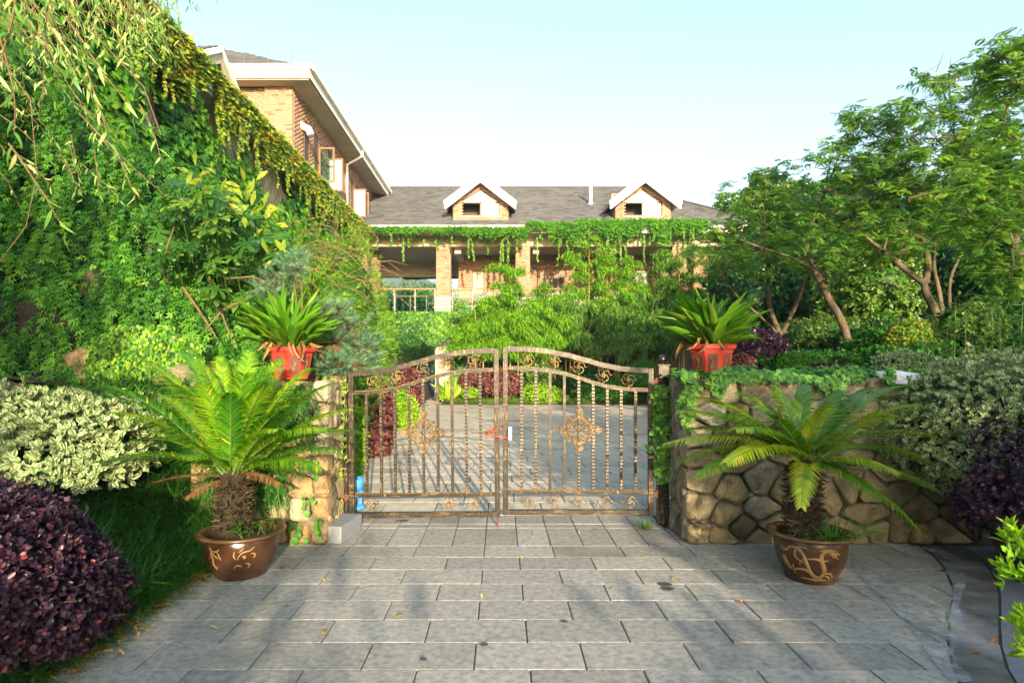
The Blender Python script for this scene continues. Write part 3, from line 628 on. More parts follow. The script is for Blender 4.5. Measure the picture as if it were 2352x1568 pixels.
def build_leaf(label, loc, mirror):
    root = empty('iron_gate', (0, 0, 0), label, 'gate', 'two leaves of the wrought iron gate'); x0, x1 = gx_(120), gx_(1300)
    def bx(name, a, b, z0, z1, dep=.025, mat='metal'):
        o = MB().box(a, b, -dep, dep, z0, z1).build(name, M[mat], root); m_ = o.modifiers.new('b', 'BEVEL'); m_.width = .003; m_.segments = 1; return o
    zb = gz_(1387)
    bx('stile', x0, gx_(160), zb, gz_(68)); bx('stile', gx_(1258), x1, zb, gz_(239))
    a, b = gx_(160) + .001, gx_(1258) - .001
    m = MB(); strip(m, TOP, .050, 0, 0, 160.5, 1257.5, dep=.023); m.build('top_rail', M['metal'], root)
    m = MB(); strip(m, ARC, .034, 0, 0, 160.5, 1257.5, dep=.019); m.build('arched_rail', M['metal'], root)
    bx('lower_rail', a, b, gz_(1222), gz_(1195), .019); bx('bottom_rail', a, b, zb, gz_(1347), .024)
    for j_ in (0, 1):        # rope edging on the rails
        pts = []; rr_ = []
        for i in range(264):
            x = 166 + i * 4.12
            pts.append((gx_(x), -.018, (gz_(interp(ARC, x)) if j_ == 0 else gz_(1195)) + .001)); rr_.append((.002, .0055, .0068, .0055)[i % 4])
        MB().tube(pts, rr_, 5).build('rope_edge', M['gold'], root)
    zl = gz_(1196)
    for i, bxx in enumerate((268, 379, 490, 602, 715, 828, 938, 1047, 1160)):
        X = gx_(bxx); zt = gz_(interp(ARC, bxx)) - .033; m = MB(); n = 46 if i not in (2, 3) else 2; V = []
        if n == 2: m.box(X - .014, X + .014, -.014, .014, zl, zt)
        else:
            kk = int((zt - zl) / .017)
            for j in range(kk + 1):
                z = zl + (zt - zl) * j / kk; wq = .0142 if j % 2 else .0126
                V += [(X - wq, -wq, z), (X + wq, -wq, z), (X + wq, wq, z), (X - wq, wq, z)]
            m.add(V, [(j * 4 + q, j * 4 + (q + 1) % 4, (j + 1) * 4 + (q + 1) % 4, (j + 1) * 4 + q) for j in range(kk) for q in range(4)])
        m.build('bar', M['metal'], root)
    for i, (x, y) in enumerate(((312, 168), (517, 187), (715, 232), (910, 295), (1105, 330))):
        m = MB(); scroll(m, gx_(x), gz_(y), .062, 1 if mirror else -1); m.build('scroll_rosette', M['gold'], root)
    low = (320, 520, 722, 918, 1114)
    for i, x in enumerate(low):
        if mirror and i in (2, 3): continue
        m = MB(); scroll(m, gx_(x), gz_(1283), .060, -1, half=(not mirror and i == 0)); m.build('scroll_rosette', M['gold'], root)
    # wheel medallion
    cx, cz = gx_(715), gz_(722); m = MB()
    for rr, th in ((.108, .0068), (.118, .004)): m.tube([(cx + rr * math.cos(t * math.pi / 20), -.018, cz + rr * math.sin(t * math.pi / 20)) for t in range(41)], th, 6, cap=False)
    md = m.build('medallion', M['gold'], root)
    for q in range(8):
        a = q * math.pi / 4; m = MB(); d = (math.cos(a), math.sin(a))
        m.tube([(cx + d[0] * t, -.024, cz + d[1] * t) for t in (.0, .03, .045, .075, .088, .104)], [.010, .006, .0045, .0105, .0125, .005], 7); m.build('spoke', M['gold'], md)
        a = (q + .5) * math.pi / 4
        m = MB(); rr = .145
        m.tube([(cx + math.cos(a + t * .09) * (.118 + .022 * math.cos(t * .9)), -.018, cz + math.sin(a + t * .09) * (.118 + .022 * math.cos(t * .9))) for t in range(-3, 4)], .0048, 5)
        if q % 2 == 0:
            d2 = (math.cos(q * math.pi / 4 + math.pi / 4), math.sin(q * math.pi / 4 + math.pi / 4))
            for w_ in (-.5, 0, .5): m.tube([(cx + d2[0] * .13, -.018, cz + d2[1] * .13), (cx + d2[0] * .148 - d2[1] * w_ * .03, -.018, cz + d2[1] * .148 + d2[0] * w_ * .03), (cx + d2[0] * (.170 - abs(w_) * .02) - d2[1] * w_ * .035, -.018, cz + d2[1] * (.170 - abs(w_) * .02) + d2[0] * w_ * .035)], [.003, .008, .003], 5)
        m.build('scrollwork', M['gold'], md)
    m = MB(); m.ball((cx, -.03, cz), .019, 10, 6); m.build('hub', M['gold'], md)
    for d in ((1, 0), (-1, 0), (0, 1), (0, -1)):
        m = MB(); fan(m, (cx + d[0] * .160, cz + d[1] * .160), d, .070); m.build('fan_ornament', M['gold'], md)
    for z in (.30, 1.42):
        m = MB(); m.box(x1 + .001, x1 + .05, -.012, .012, z, z + .045); m.tube([(x1 + .035, 0, z - .02), (x1 + .035, 0, z + .06)], .014, 8); m.build('hinge', M['rust'], root)
    if mirror:
        m = MB(); m.tube([(x0 + .025, -.0, zb + .02), (x0 + .025, -.0, .0)], .008, 8); m.build('drop_bolt', M['rust'], root)
        m = MB(); zz = gz_(726); m.tube([(x0 + .02, -.03, zz), (x0 + .28, -.03, zz)], .0045, 6); m.box(x0 + .06, x0 + .15, -.034, -.027, zz - .016, zz + .016)
        m.tube([(x0 + .125, -.033, zz - .02), (x0 + .125, -.036, zz - .05), (x0 + .138, -.036, zz - .062), (x0 + .15, -.036, zz - .05)], .004, 5)
        m.build('slide_bolt', M['rust'], root)
    root.location = loc
    if mirror: root.scale = (-1, 1, 1); root.rotation_euler = (0, R(-.45), 0)
    return root
build_leaf('right leaf of the gold brushed iron gate, nearer the stone wall', (0, GY, 0), False)
lm = (gx_(120) + (1148.8 - CX) * S)
build_leaf('left leaf of the gold brushed iron gate, with two bottom scrolls missing', (lm, GY, -.018), True)
def gate_post(u, zt, label, ball=True):
    X = (u - CX) * 6.02 / F; root = empty('gate_post', (X, 6.04, 0), label, 'gate post', 'square iron posts of the gate')
    o = MB().box(X - .055, X + .055, 6.0, 6.11, 0, zt).build('shaft', M['metal'], root); m_ = o.modifiers.new('b', 'BEVEL'); m_.width = .004
    MB().box(X - .062, X + .062, 5.993, 6.117, zt + .001, zt + .014).build('cap', M['metal'], root)
    if ball:
        m = MB(); m.lathe([(.035, 0), (.03, .012), (.016, .018), (.016, .03)], (X, 6.055, zt + .014), 12); m.ball((X, 6.055, zt + .068), .045, 16, 10); m.build('ball_finial', M['black'], root, smooth=True)
gate_post(1524, 1.60, 'right iron gate post topped with a black ball, against the stone wall')
gate_post(786, 1.50, 'left iron gate post half hidden under the blue pine', ball=False)
m = MB(); X = -1.66; m.tube([(X, 5.96, 0), (X + .01, 5.96, .5), (X - .01, 5.97, 1.0), (X, 5.96, 1.5)], [.06, .052, .055, .05], 9)
tag(m.build('wooden_post', M['wood'], smooth=True), 'rough brown timber post with creeper beside the left gate post', 'post')
# lock round the two stiles
lk = empty('bicycle_lock', (0, GY, gz_(740)), 'red U shaped lock with pale blue body holding both gate leaves', 'lock')
zc = gz_(722); xr = (1171 - CX) * S; m = MB()
pts = [(xr, GY - .06, zc - .075), (xr - .06, GY - .07, zc - .072), (xr - .14, GY - .075, zc - .058)]
pts += [(xr - .16 - .055 * math.sin(t), GY - .072, zc - .02 - .042 * math.cos(t)) for t in [i * .45 for i in range(0, 8)]]
pts += [(xr - .12, GY + .04, zc + .03), (xr - .02, GY + .04, zc + .028)]
m.tube(pts, .0105, 8); m.build('shackle', M['lockred'], lk, smooth=True)
m = MB(); m.box(xr - .016, xr + .018, GY - .09, GY - .045, zc - .088, zc + .035); m.build('lock_body', M['locklabel'], lk)
m = MB(); m.box(xr - .010, xr + .012, GY - .0925, GY - .0905, zc - .055, zc + .01); m.build('sticker', M['white'], lk)

# blue basket with mop behind the left stile
bk = empty('blue_basket', (-1.52, 6.35, 0), 'blue slatted plastic basket standing behind the left gate leaf', 'basket')
def basket():
    X, Y_ = -1.60, 6.5; m = MB()
    for i in range(22):
        a = i * 2 * math.pi / 22
        for s_ in (.4, -.4): m.tube([(X + .085 * math.cos(a), Y_ + .085 * math.sin(a), .09), (X + .095 * math.cos(a + s_), Y_ + .095 * math.sin(a + s_), .25)], .0035, 4)
    m.build('lattice', M['blue'], bk)
    m = MB(); m.lathe([(.10, .25), (.104, .25), (.106, .38), (.100, .38), (.096, .25)], (X, Y_, 0), 24); m.build('collar', M['blue'], bk, smooth=True)
    m = MB(); m.lathe([(.001, .04), (.10, .04), (.125, .055), (.125, .075), (.09, .09)], (X, Y_, 0), 24); m.build('foot', M['blue'], bk, smooth=True)
basket()
mp = empty('mop', (-1.52, 6.5, 0), 'upright mop with a grey head standing in the blue basket', 'mop')
m = MB(); m.tube([(-1.60, 6.5, .09), (-1.61, 6.48, .85)], .009, 6); m.build('handle', M['rust'], mp)
m = MB()
for i in range(14):
    a = i * .45; m.tube([(-1.61, 6.48, .92), (-1.61 + .025 * math.cos(a), 6.48 + .025 * math.sin(a), .84), (-1.61 + .02 * math.cos(a), 6.48 + .02 * math.sin(a), .74)], .006, 4)
m.build('mop_head', M['mop'], mp)

# ------------------------------------------------------------------ buildings
def bricks(parent, plane, a0, a1, z0, z1, depth=.012, bl=.235, bh=.062, j=.010, hole=None, n_parts=0, name='brick'):
    """bond of bricks on a wall; plane(a, out, z) -> world"""
    V = []; rn = []; k = 0; r = 0; z = z0; ind = []
    while z + bh <= z1 + .001:
        a = a0 - (bl / 2 if r % 2 else 0)
        while a < a1 - .02:
            s_, e = max(a, a0), min(a + bl, a1)
            if e - s_ > .02 and not (hole and hole((s_ + e) / 2, z + bh / 2)):
                q = random.random()
                ind.append((s_, e, z, z + bh, q))
            a += bl + j
        z += bh + j; r += 1
    lights = None
    out = []
    sel = set(range(n_parts)) if n_parts else set()
    for i, (s_, e, za, zb, q) in enumerate(ind):
        o1 = depth * random.uniform(.7, 1.15)
        P = [plane(s_, 0, za), plane(e, 0, za), plane(e, 0, zb), plane(s_, 0, zb), plane(s_, o1, za), plane(e, o1, za), plane(e, o1, zb), plane(s_, o1, zb)]
        if i in sel:
            mb = MB().add(P, [(4, 5, 6, 7), (0, 1, 5, 4), (1, 2, 6, 5), (2, 3, 7, 6), (3, 0, 4, 7)])
            mb.build('brick', M['brickdark'] if q > .88 else M['bricklight'], parent)
        else:
            V += P; rn += [q] * 8
    if V:
        n = len(V) // 8; F0 = np.array([(4, 5, 6, 7), (0, 1, 5, 4), (1, 2, 6, 5), (2, 3, 7, 6), (3, 0, 4, 7)])
        Fs = (F0[None] + (np.arange(n) * 8)[:, None, None]).reshape(-1, 4)
        npmesh('brickwork', np.array(V, float), Fs, M['brick'], parent, np.array(rn), kind='stuff')
def shingles(parent, O, U, Wv, lu, lw, inside=None, ex=.155, tl=.31):
    """tabs on a slope: origin O at the eave, U along the eave, Wv up the slope (unit vectors)"""
    O, U, Wv = np.array(O, float), np.array(U, float), np.array(Wv, float); N = np.cross(U, Wv); N /= np.linalg.norm(N)
    if N[2] < 0: N = -N
    V = []; rn = []; r = 0; wv = 0.
    while wv < lw:
        u = -tl * random.random(); row = random.uniform(-.003, .003)
        while u < lu:
            L = tl * random.uniform(.7, 1.35); s_, e = max(0, u), min(lu, u + L - .006)
            if e - s_ > .03 and (inside is None or inside((s_ + e) / 2, wv)):
                t = random.choice((.012, .016, .024)); ww = wv + row; w2 = min(wv + ex * 1.12, lw)
                for (uu, w_, h_) in ((s_, ww, 0), (e, ww, 0), (s_, ww, t), (e, ww, t), (s_, w2, .003), (e, w2, .003)): V.append(O + U * uu + Wv * w_ + N * h_)
                rn += [random.random()] * 6
            u += L
        wv += ex; r += 1
    n = len(V) // 6; F0 = np.array([(0, 1, 3, 2), (2, 3, 5, 4)]); Fs = (F0[None] + (np.arange(n) * 6)[:, None, None]).reshape(-1, 4)
    npmesh('shingles', np.array(V), Fs, M['shingle'], parent, np.array(rn), kind='stuff')

TAN = .51; EY, EZ = 27.2, 7.95; RY = 35.5; RZ = EZ + (RY - EY) * TAN
sl_len = math.hypot(RY - EY, RZ - EZ); WV = ((0), (RY - EY) / sl_len, (RZ - EZ) / sl_len)
bb = empty('brick_house', (3, 30, 0), 'long brick building with grey shingled roof, two gabled dormers and an open loggia', 'building')
XL2, XRE, XRR = -7.2, 12.8, 7.57
# roof
m = MB(); m.add([(XL2, EY, EZ), (XRE, EY, EZ), (XRR, RY, RZ), (XL2, RY, RZ)], [(0, 1, 2, 3)]); m.add([(XRE, EY, EZ), (XRE + .2, 42, EZ), (XRR, RY, RZ)], [(0, 1, 2)])
m.add([(XL2, RY, RZ), (XRR, RY, RZ), (XRE + .2, 42, EZ), (XL2, 44, EZ)], [(0, 1, 2, 3)])
m.add([(XL2, EY + .02, EZ - .02), (XRE, EY + .02, EZ - .02), (XRE, 31.2, 7.75), (XL2, 31.2, 7.75)], [(3, 2, 1, 0)]); roof = m.build('roof', M['underlay'], bb)
DX = (-.95, 6.76)
def ins(u, wv):
    x = XL2 + u; f = wv / sl_len; y = EY + f * (RY - EY)
    if x > XRE + (XRR - XRE) * f: return False
    for d in DX:
        if 28.35 < y < 30.6 and abs(x - d) < 1.25: return False
    return True
shingles(roof, (XL2, EY, EZ), (1, 0, 0), WV, XRE - XL2, sl_len, ins)
m = MB(); m.tube([(XL2, RY, RZ + .03), (XRR, RY, RZ + .03)], .07, 6); m.tube([(XRR, RY, RZ + .03), (XRE, EY, EZ + .04)], .06, 6); m.build('ridge_cap', M['shingle'], roof)
# gutter, fascia, soffit, beam
g_ = MB(); g_.box(-5.9, XRE, EY - .12, EY - .002, EZ - .11, EZ + .03); g_.build('gutter', M['white'], bb)
g_ = MB(); g_.box(-5.9, XRE, EY, EY + .05, EZ - .30, EZ - .112); g_.build('fascia', M['white'], bb)
MB().box(-7, XRE - .3, EY + .052, 28.0, EZ - .29, EZ - .25).build('soffit', M['cream'], bb)
MB().box(-7, 11.6, 28.0, 28.45, 7.20, EZ - .292).build('beam', M['cream'], bb)
MB().box(-7, 11.6, 28.452, 33.3, 7.30, 7.62).build('ceiling', M['ceiling'], bb)
for x in (-2.05, 1.69, 5.43, 9.17): MB().box(x - .15, x + .15, 28.455, 32.9, 6.95, 7.298).build('cross_beam', M['ceiling'], bb)
MB().box(-7, -2.2, 32.9, 33.3, 6.5, 7.298).build('rear_beam', M['ceiling'], bb)
TZ = 4.11
MB().box(-7, 11.6, 28.02, 33.3, TZ - .35, TZ).build('terrace_floor', M['greyrender'], bb)
MB().box(-6.5, 11.6, 28.25, 28.6, 0, TZ - .36).build('lower_wall', M['cream'], bb) if False else None
# loggia pillars
px_ = [(-6.78, 1), (-5.98, 1), (-2.70, 0), (1.04, 0), (4.84, 0), (9.35, 0), (10.75, 0)]
for i, (x, y_) in enumerate([(-2.70, 28.06), (1.04, 28.06), (4.84, 28.06), (8.4, 28.06), (-6.3, 29.3), (9.6, 28.6), (10.95, 28.6)]):
    wd = .66; zt = 7.195 if i < 4 else 7.29
    if i == 4: wd = .56
    p = MB().box(x - wd / 2, x + wd / 2, y_, y_ + .6, TZ - (.35 if i < 5 else 1.5), zt).build('pillar', M['brickmortar'], bb)
    bricks(p, lambda a, o, z: (x + a, y_ - o, z), -wd / 2, wd / 2, TZ + .72, zt, n_parts=70 if i < 3 else 0)
    for s_ in (-1, 1): bricks(p, lambda a, o, z: (x + s_ * (wd / 2 + o), y_ + a, z), 0, .6, TZ + .72, zt)
    q = MB().box(x - wd / 2 - .03, x + wd / 2 + .03, y_ - .03, y_ + .63, TZ - .3, TZ + .64); q.build('plinth', M['greyrender'], p)
    q = MB().box(x - wd / 2 - .035, x + wd / 2 + .035, y_ - .035, y_ + .635, TZ + .641, TZ + .71); q.build('plinth_band', M['white'], p)
# rear wall of the loggia
BY = 30.85
doors = [(.42, 1.42, 6.25, 'plain'), (2.1, 3.25, 6.3, 'window'), (6.55, 7.5, 6.35, 'white')]
bw = MB().box(-2.2, 11.2, BY, BY + .3, TZ, 7.29).build('wall', M['brickmortar'], bb)
def hole(a, z):
    if z < TZ + .62: return True
    for x0, x1, zt, _ in doors:
        if x0 - .1 < a < x1 + .1 and z < zt + .1: return True
    return False
bricks(bw, lambda a, o, z: (a, BY - o, z), -2.2, 11.2, TZ, 7.28, hole=hole)
MB().box(-2.2, 11.2, BY - .04, BY - .002, TZ + .001, TZ + .52).build('dado', M['greyrender'], bw)
MB().box(-2.2, 11.2, BY - .05, BY - .001, TZ + .521, TZ + .60).build('dado_band', M['white'], bw)
MB().box(-1.42, -.92, BY - .07, BY - .016, 5.32, 6.45).build('cream_panel', M['cream'], bw)
for x0, x1, zt, kind in doors:
    d = MB().box(x0, x1, BY - .06, BY - .02, TZ + .0, zt).build('door', M['doorwood'] if kind != 'white' else M['white'], bw)
    fr = MB()
    for a, b, c_, e in ((x0 - .08, x0, TZ, zt + .08), (x1, x1 + .08, TZ, zt + .08), (x0, x1, zt, zt + .08)): fr.box(a, b, BY - .10, BY - .015, c_, e)
    fr.build('frame', M['frame'] if kind != 'white' else M['greyrender'], d)
    for c_ in range(2 if kind != 'window' else 4):
        for r_ in range(3):
            wq = (x1 - x0) / (2 if kind != 'window' else 4); a = x0 + c_ * wq + .06; zz = TZ + .15 + r_ * (zt - TZ - .2) / 3
            pb = MB().box(a, a + wq - .12, BY - .085, BY - .0605, zz, zz + (zt - TZ) / 3 - .18); pb.build('panel', M['doorwood'] if kind == 'plain' else (M['dark'] if kind == 'window' else M['greyrender']), d)
# railings
def railing(x0, x1, y, z0, zr, parent=bb, step=1.0, lastx=True):
    rl = MB().tube([(x0, y, zr), (x1, y, zr)], .035, 8).build('handrail', M['handrail'], parent)
    n = max(1, round((x1 - x0) / step))
    for i in range(n + 1):
        x = x0 + (x1 - x0) * i / n + (.05 if i == 0 else (-.05 if i == n else 0)); mm = MB(); mm.box(x - .018, x + .018, y - .02, y + .02, z0, zr - .03)
        for zz in (z0 + .25, zr - .25): mm.box(x - .06, x + .06, y - .03, y - .02, zz - .02, zz + .02)
        mm.build('baluster', M['steel'], rl)
    for i in range(n):
        a = x0 + (x1 - x0) * i / n + .09; b = x0 + (x1 - x0) * (i + 1) / n - .09
        MB().box(a, b, y - .006, y + .006, z0 + .06, zr - .12).build('glass_panel', M['glass'], rl)
railing(-6.0, -3.05, 28.12, TZ, 5.22); railing(-2.33, .68, 28.12, TZ, 5.22); railing(1.4, 4.48, 28.12, TZ, 5.22); railing(5.2, 8.0, 28.12, TZ, 5.22)
railing(-5.9, -2.3, 33.0, TZ, 5.45)
# dormers
def dormer(cx, Yf=28.3, w_=2.62, lab=None):
    zb = EZ + (Yf - EY) * TAN - .02; zs = 9.55; za = 10.22; h = w_ / 2
    dr = MB(); bk_ = 31.2
    outer = [(-h, zb), (h, zb), (h, zs), (0, za + .12), (-h, zs)]; a = .92; inn = [(-a, zb + .24), (a, zb + .24), (a, 9.42), (0, 10.02), (-a, 9.42)]
    V = [(cx + x, Yf, z) for x, z in outer] + [(cx + x, Yf, z) for x, z in inn] + [(cx + x, Yf + .22, z) for x, z in inn]
    Fs = [(i, (i + 1) % 5, (i + 1) % 5 + 5, i + 5) for i in range(5)] + [(i + 5, (i + 1) % 5 + 5, (i + 1) % 5 + 10, i + 10) for i in range(5)]
    dr.add(V, Fs); dr.box(cx - h, cx - h + .05, Yf, bk_, zb, zs); dr.box(cx + h - .05, cx + h, Yf, bk_, zb, zs)
    dr.add([(cx - 1.2, Yf + 1.6, zb), (cx + 1.2, Yf + 1.6, zb), (cx + 1.2, Yf + 1.6, za), (cx - 1.2, Yf + 1.6, za)], [(0, 1, 2, 3)])
    dm = dr.build('dormer', M['brickmortar'], bb)
    def out_h(x, z):
        lim = zs + (za + .12 - zs) * (1 - abs(x) / h)
        if z > lim - .05: return True
        li = 9.42 + .60 * (1 - abs(x) / a) if abs(x) < a else -1
        return zb + .2 < z < li + .04 and abs(x) < a + .06
    bricks(dm, lambda A, o, z: (cx + A, Yf - o, z), -h, h, zb, za, hole=out_h)
    for s_ in (-1, 1): bricks(dm, lambda A, o, z: (cx + s_ * (h + o), Yf + A, z), 0, 2.8, zb, zs, hole=lambda A, z: z < EZ + (Yf + A - EY) * TAN)
    # soldier course along the gable
    # roof of the dormer
    ht, hh = 1.66, 10.55; lo = 9.28; y0 = Yf - .5; y1 = 33.5; th = .10
    for s_ in (-1, 1):
        rp = MB(); L = [(0, hh), (s_ * ht, lo), (s_ * ht, lo - th), (0, hh - th)]; rp.prism([(cx + x, z) for x, z in L], y0 + .06, 32.2 if True else y1); r_ = rp.build('dormer_roof', M['cream'], dm)
        dl = math.hypot(ht, hh - lo); shingles(r_, (cx + s_ * ht, y0 + .02, lo + .012), (0, 1, 0), (-s_ * ht / dl, 0, (hh - lo) / dl), 4.2, dl, inside=lambda u, wv: (y0 + u) < EY + (lo + wv * (hh - lo) / dl - EZ) / TAN + .3)
        # stepped white barge boards
        b1 = MB(); b1.prism([(cx, hh + .03), (cx + s_ * (ht + .04), lo + .0), (cx + s_ * (ht + .04), lo - .15), (cx, hh - .12)], y0 - .03, y0 + .055); b1.build('barge_board', M['white'], dm)
        b2 = MB(); b2.prism([(cx, hh - .125), (cx + s_ * (ht + .0), lo - .155), (cx + s_ * ht, lo - .36), (cx + s_ * (ht - .06), lo - .36), (cx, hh - .40)], y0 - .005, y0 + .045); b2.build('barge_board', M['white'], dm)
    # window
    wf = MB(); F1 = [(-.90, zb + .24), (.90, zb + .24), (.90, 9.41), (0, 9.99), (-.90, 9.41)]; t = .055
    def seg(p, q, wd=.06):
        wf.tube([(cx + p[0], Yf + .13, p[1]), (cx + q[0], Yf + .13, q[1])], wd * .80, 4)
    for i in range(5): seg(F1[i], F1[(i + 1) % 5])
    seg((-.9, 9.37), (.9, 9.37)); seg((.0, zb + .24), (.0, 9.37))
    wn_ = wf.build('window', M['frame'], dm)
    MB().prism([(cx - .86, 9.41), (cx + .86, 9.41), (cx, 9.96)], Yf + .135, Yf + .15).build('pane', M['pane'], wn_)
    MB().box(cx + .04, cx + .86, Yf + .12, Yf + .135, zb + .28, 9.33).build('pane', M['pane'], wn_)
    MB().box(cx - .93, cx + .93, Yf - .04, Yf + .21, zb + .15, zb + .205).build('sill', M['cream'], wn_)
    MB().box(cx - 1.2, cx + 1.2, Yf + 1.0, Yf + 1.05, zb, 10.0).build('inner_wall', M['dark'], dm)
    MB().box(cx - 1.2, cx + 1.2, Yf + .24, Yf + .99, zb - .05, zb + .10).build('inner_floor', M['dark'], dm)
    MB().tube([(cx, y0 + .3, hh), (cx + .02, y0 + .3, hh + .35)], .010, 4).build('lightning_rod', M['rod'], dm)
for cx in DX: dormer(cx)
MB().tube([(4.75, 31.5, 10.05), (4.75, 31.5, 11.6)], .085, 12).build('vent_pipe', M['white'], roof, smooth=True)
m = MB(); m.lathe([(.16, 0), (.12, .12), (.09, .2)], (4.75, 31.5, 10.05), 12); m.build('vent_collar', M['white'], roof)
for x in (-6.5, -4.2, -1, 1.8, 4.0, 6.2): MB().tube([(x, RY, RZ), (x + .03, RY, RZ + .5)], .012, 4).build('lightning_rod', M['rod'], roof)
for x in (-4.3, -.5, 2.4, 5.6, 8.1): MB().tube([(x, EY + .5, EZ + .2), (x, EY + .5, EZ + .75)], .012, 4).build('lightning_rod', M['rust'], roof)
# under the terrace: wall and ledgestone piers
MB().box(-5.6, 11.4, 28.6, 28.8, 0, TZ - .36).build('ground_floor_wall', M['dark'], bb) if False else None
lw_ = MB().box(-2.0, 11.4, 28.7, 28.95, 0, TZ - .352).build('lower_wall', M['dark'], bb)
MB().box(-6.8, 11.6, 28.0, 28.02, TZ - .5, TZ).build('terrace_apron', M['greyrender'], bb)
for x in (-2.72, -1.35):
    pr = MB().box(x - .33, x + .33, 28.1, 28.7, 0, TZ - 1.2).build('pier', M['greyrender'], bb)
    z = .35
    while z < 2.5:
        hh = random.uniform(.05, .10); a = -.36
        while a < .34:
            L = random.uniform(.15, .35); b = min(.36, a + L)
            MB().box(x + a, x + b - .008, 28.05 - random.uniform(0, .03), 28.099, z, z + hh - .008).build('ledge_stone', M['ledge'], pr); a = b
        z += hh
    MB().box(x - .40, x + .40, 28.02, 28.098, 0, .34).build('pier_base', M['greyrender'], pr)

# left wing ------------------------------------------------------
lw = empty('brick_wing', (-7, 20, 0), 'taller brick wing with open casement windows rising above the ivy on the left', 'building')
XW, YW = -7.12, 20.5
body = MB().box(-16, XW, YW, 36, 5.0, 11.35).build('wall', M['brickmortar'], lw)
wins = [(21.55, 22.10), (22.65, 23.25), (24.5, 25.05), (25.5, 26.1), (28.2, 28.7), (29.3, 29.9), (31.3, 31.9)]
def hw(a, z): return any(x0 - .0 < a < x1 + .0 and 8.35 < z < 10.55 for x0, x1 in wins)
bricks(body, lambda a, o, z: (XW + o, a, z), YW, 35, 7.4, 11.3, hole=hw)
# projecting corner pier on the front
pier = MB().box(XW - .95, XW, YW - .12, YW - .001, 5, 11.3).build('corner_pier', M['brickmortar'], lw)
bricks(pier, lambda a, o, z: (a, YW - .12 - o, z), XW - .95, XW, 7.2, 11.3, n_parts=230)
bricks(body, lambda a, o, z: (a, YW - o, z), -9.8, XW - .96, 7.2, 11.3)
for i, (y0, y1) in enumerate(wins):
    MB().box(XW - .16, XW + .014, y0, y1, 8.36, 10.54).build('dark_opening_block', M['dark'], body)  # solid block, no recess; darkness of the unlit room put into its colour
# replace dark faces by a frame and an opened sash
for i, (y0, y1) in enumerate(wins):
    f = MB()
    for a, b, c_, d_ in ((y0, y0 + .05, 8.36, 10.54), (y1 - .05, y1, 8.36, 10.54), (y0 + .05, y1 - .05, 8.36, 8.41), (y0 + .05, y1 - .05, 10.49, 10.54)): f.box(XW + .0145, XW + .024, a, b, c_, d_)
    wn_ = f.build('window', M['frame'], body)
    if i in (1, 2, 4, 5):
        hy = y1 if i in (1, 4) else y0; zz0, zz1 = 8.75, 10.1
        s_ = MB(); Wd = .62; X0 = XW + .03; th = .03
        if i in (2, 4): mat_ = M['pane']
        else: mat_ = M['glass']
        for a, b, c_, d_ in ((0, .07, zz0, zz1), (Wd - .07, Wd, zz0, zz1), (.07, Wd - .07, zz0, zz0 + .07), (.07, Wd - .07, zz1 - .07, zz1)): s_.box(X0 + a, X0 + b, hy - th, hy + th, c_, d_)
        sh = s_.build('open_sash', M['frame'], wn_)
        sp = MB().box(X0 + .07, X0 + Wd - .07, hy - .008, hy + .008, zz0 + .07, zz1 - .07)
        o = sp.build('pane', mat_, wn_)
# roof and eaves of the wing
GX, GYF, GZ = -6.35, 19.87, 11.53
m = MB(); AP = (-12.2, 26.0, 15.0)
rz = 15.15
m.add([(GX, GYF, GZ), (GX, 37, GZ), (-12, 37, rz), (-12, 25.5, rz), (-17.6, GYF, GZ)], [(0, 1, 2, 3), (0, 3, 4)])
m.add([(GX, GYF, GZ - .36), (GX, 37, GZ - .36), (XW - .1, 37, GZ - .36), (XW - .1, GYF, GZ - .36)], [(3, 2, 1, 0)])
m.add([(-17, GYF, GZ - .36), (XW, GYF, GZ - .36), (XW, YW + .1, GZ - .36), (-17, YW + .1, GZ - .36)], [(3, 2, 1, 0)]); rf = m.build('roof', M['underlay'], lw)
fl = math.hypot(25.5 - GYF, rz - GZ)
shingles(rf, (-12, GYF, GZ + .01), (1, 0, 0), (0, (25.5 - GYF) / fl, (rz - GZ) / fl), 5.65, fl, inside=lambda u, wv: u < 5.65 * (1 - wv / fl))
MB().box(-17, GX + .10, GYF - .13, GYF - .002, GZ - .09, GZ + .07).build('gutter', M['white'], lw)
MB().box(-17, GX + .0, GYF - .05, GYF + .0, GZ - .36, GZ - .092).build('fascia', M['white'], lw)
MB().box(GX + .002, GX + .13, GYF - .0, 34.6, GZ - .09, GZ + .07).build('gutter', M['white'], lw)
MB().box(GX - .05, GX + .001, GYF + .001, 34.6, GZ - .36, GZ - .092).build('fascia', M['white'], lw)
MB().box(XW, GX - .051, GYF + .02, 34.5, GZ - .40, GZ - .362).build('soffit', M['cream'], lw)
MB().box(-16, XW - .0, GYF + .02, YW - .125, GZ - .40, GZ - .362).build('soffit', M['cream'], lw)
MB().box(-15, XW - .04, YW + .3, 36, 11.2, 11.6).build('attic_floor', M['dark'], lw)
m = MB(); m.tube([(GX + .05, 25.0 + 2.2, GZ - .1), (GX + .05, 27.2, GZ - .35), (XW + .10, 27.25, GZ - .75), (XW + .10, 27.25, 7.6)], .06, 8); m.build('downpipe', M['white'], lw, smooth=True)
m = MB(); m.tube([(XW - .05, 21.3, 10.2), (XW + .25, 21.35, 10.05), (XW + .33, 21.3, 9.85)], .13, 10); m.build('vent_elbow', M['white'], lw, smooth=True)
for y_, x_ in ((GYF + 1.2, -6.6), (23, GX), (25.6, GX), (28, GX), (30.5, GX), (33, GX)): MB().tube([(x_, y_, GZ), (x_ - .03, y_, GZ + .6)], .012, 4).build('lightning_rod', M['rod'], lw)
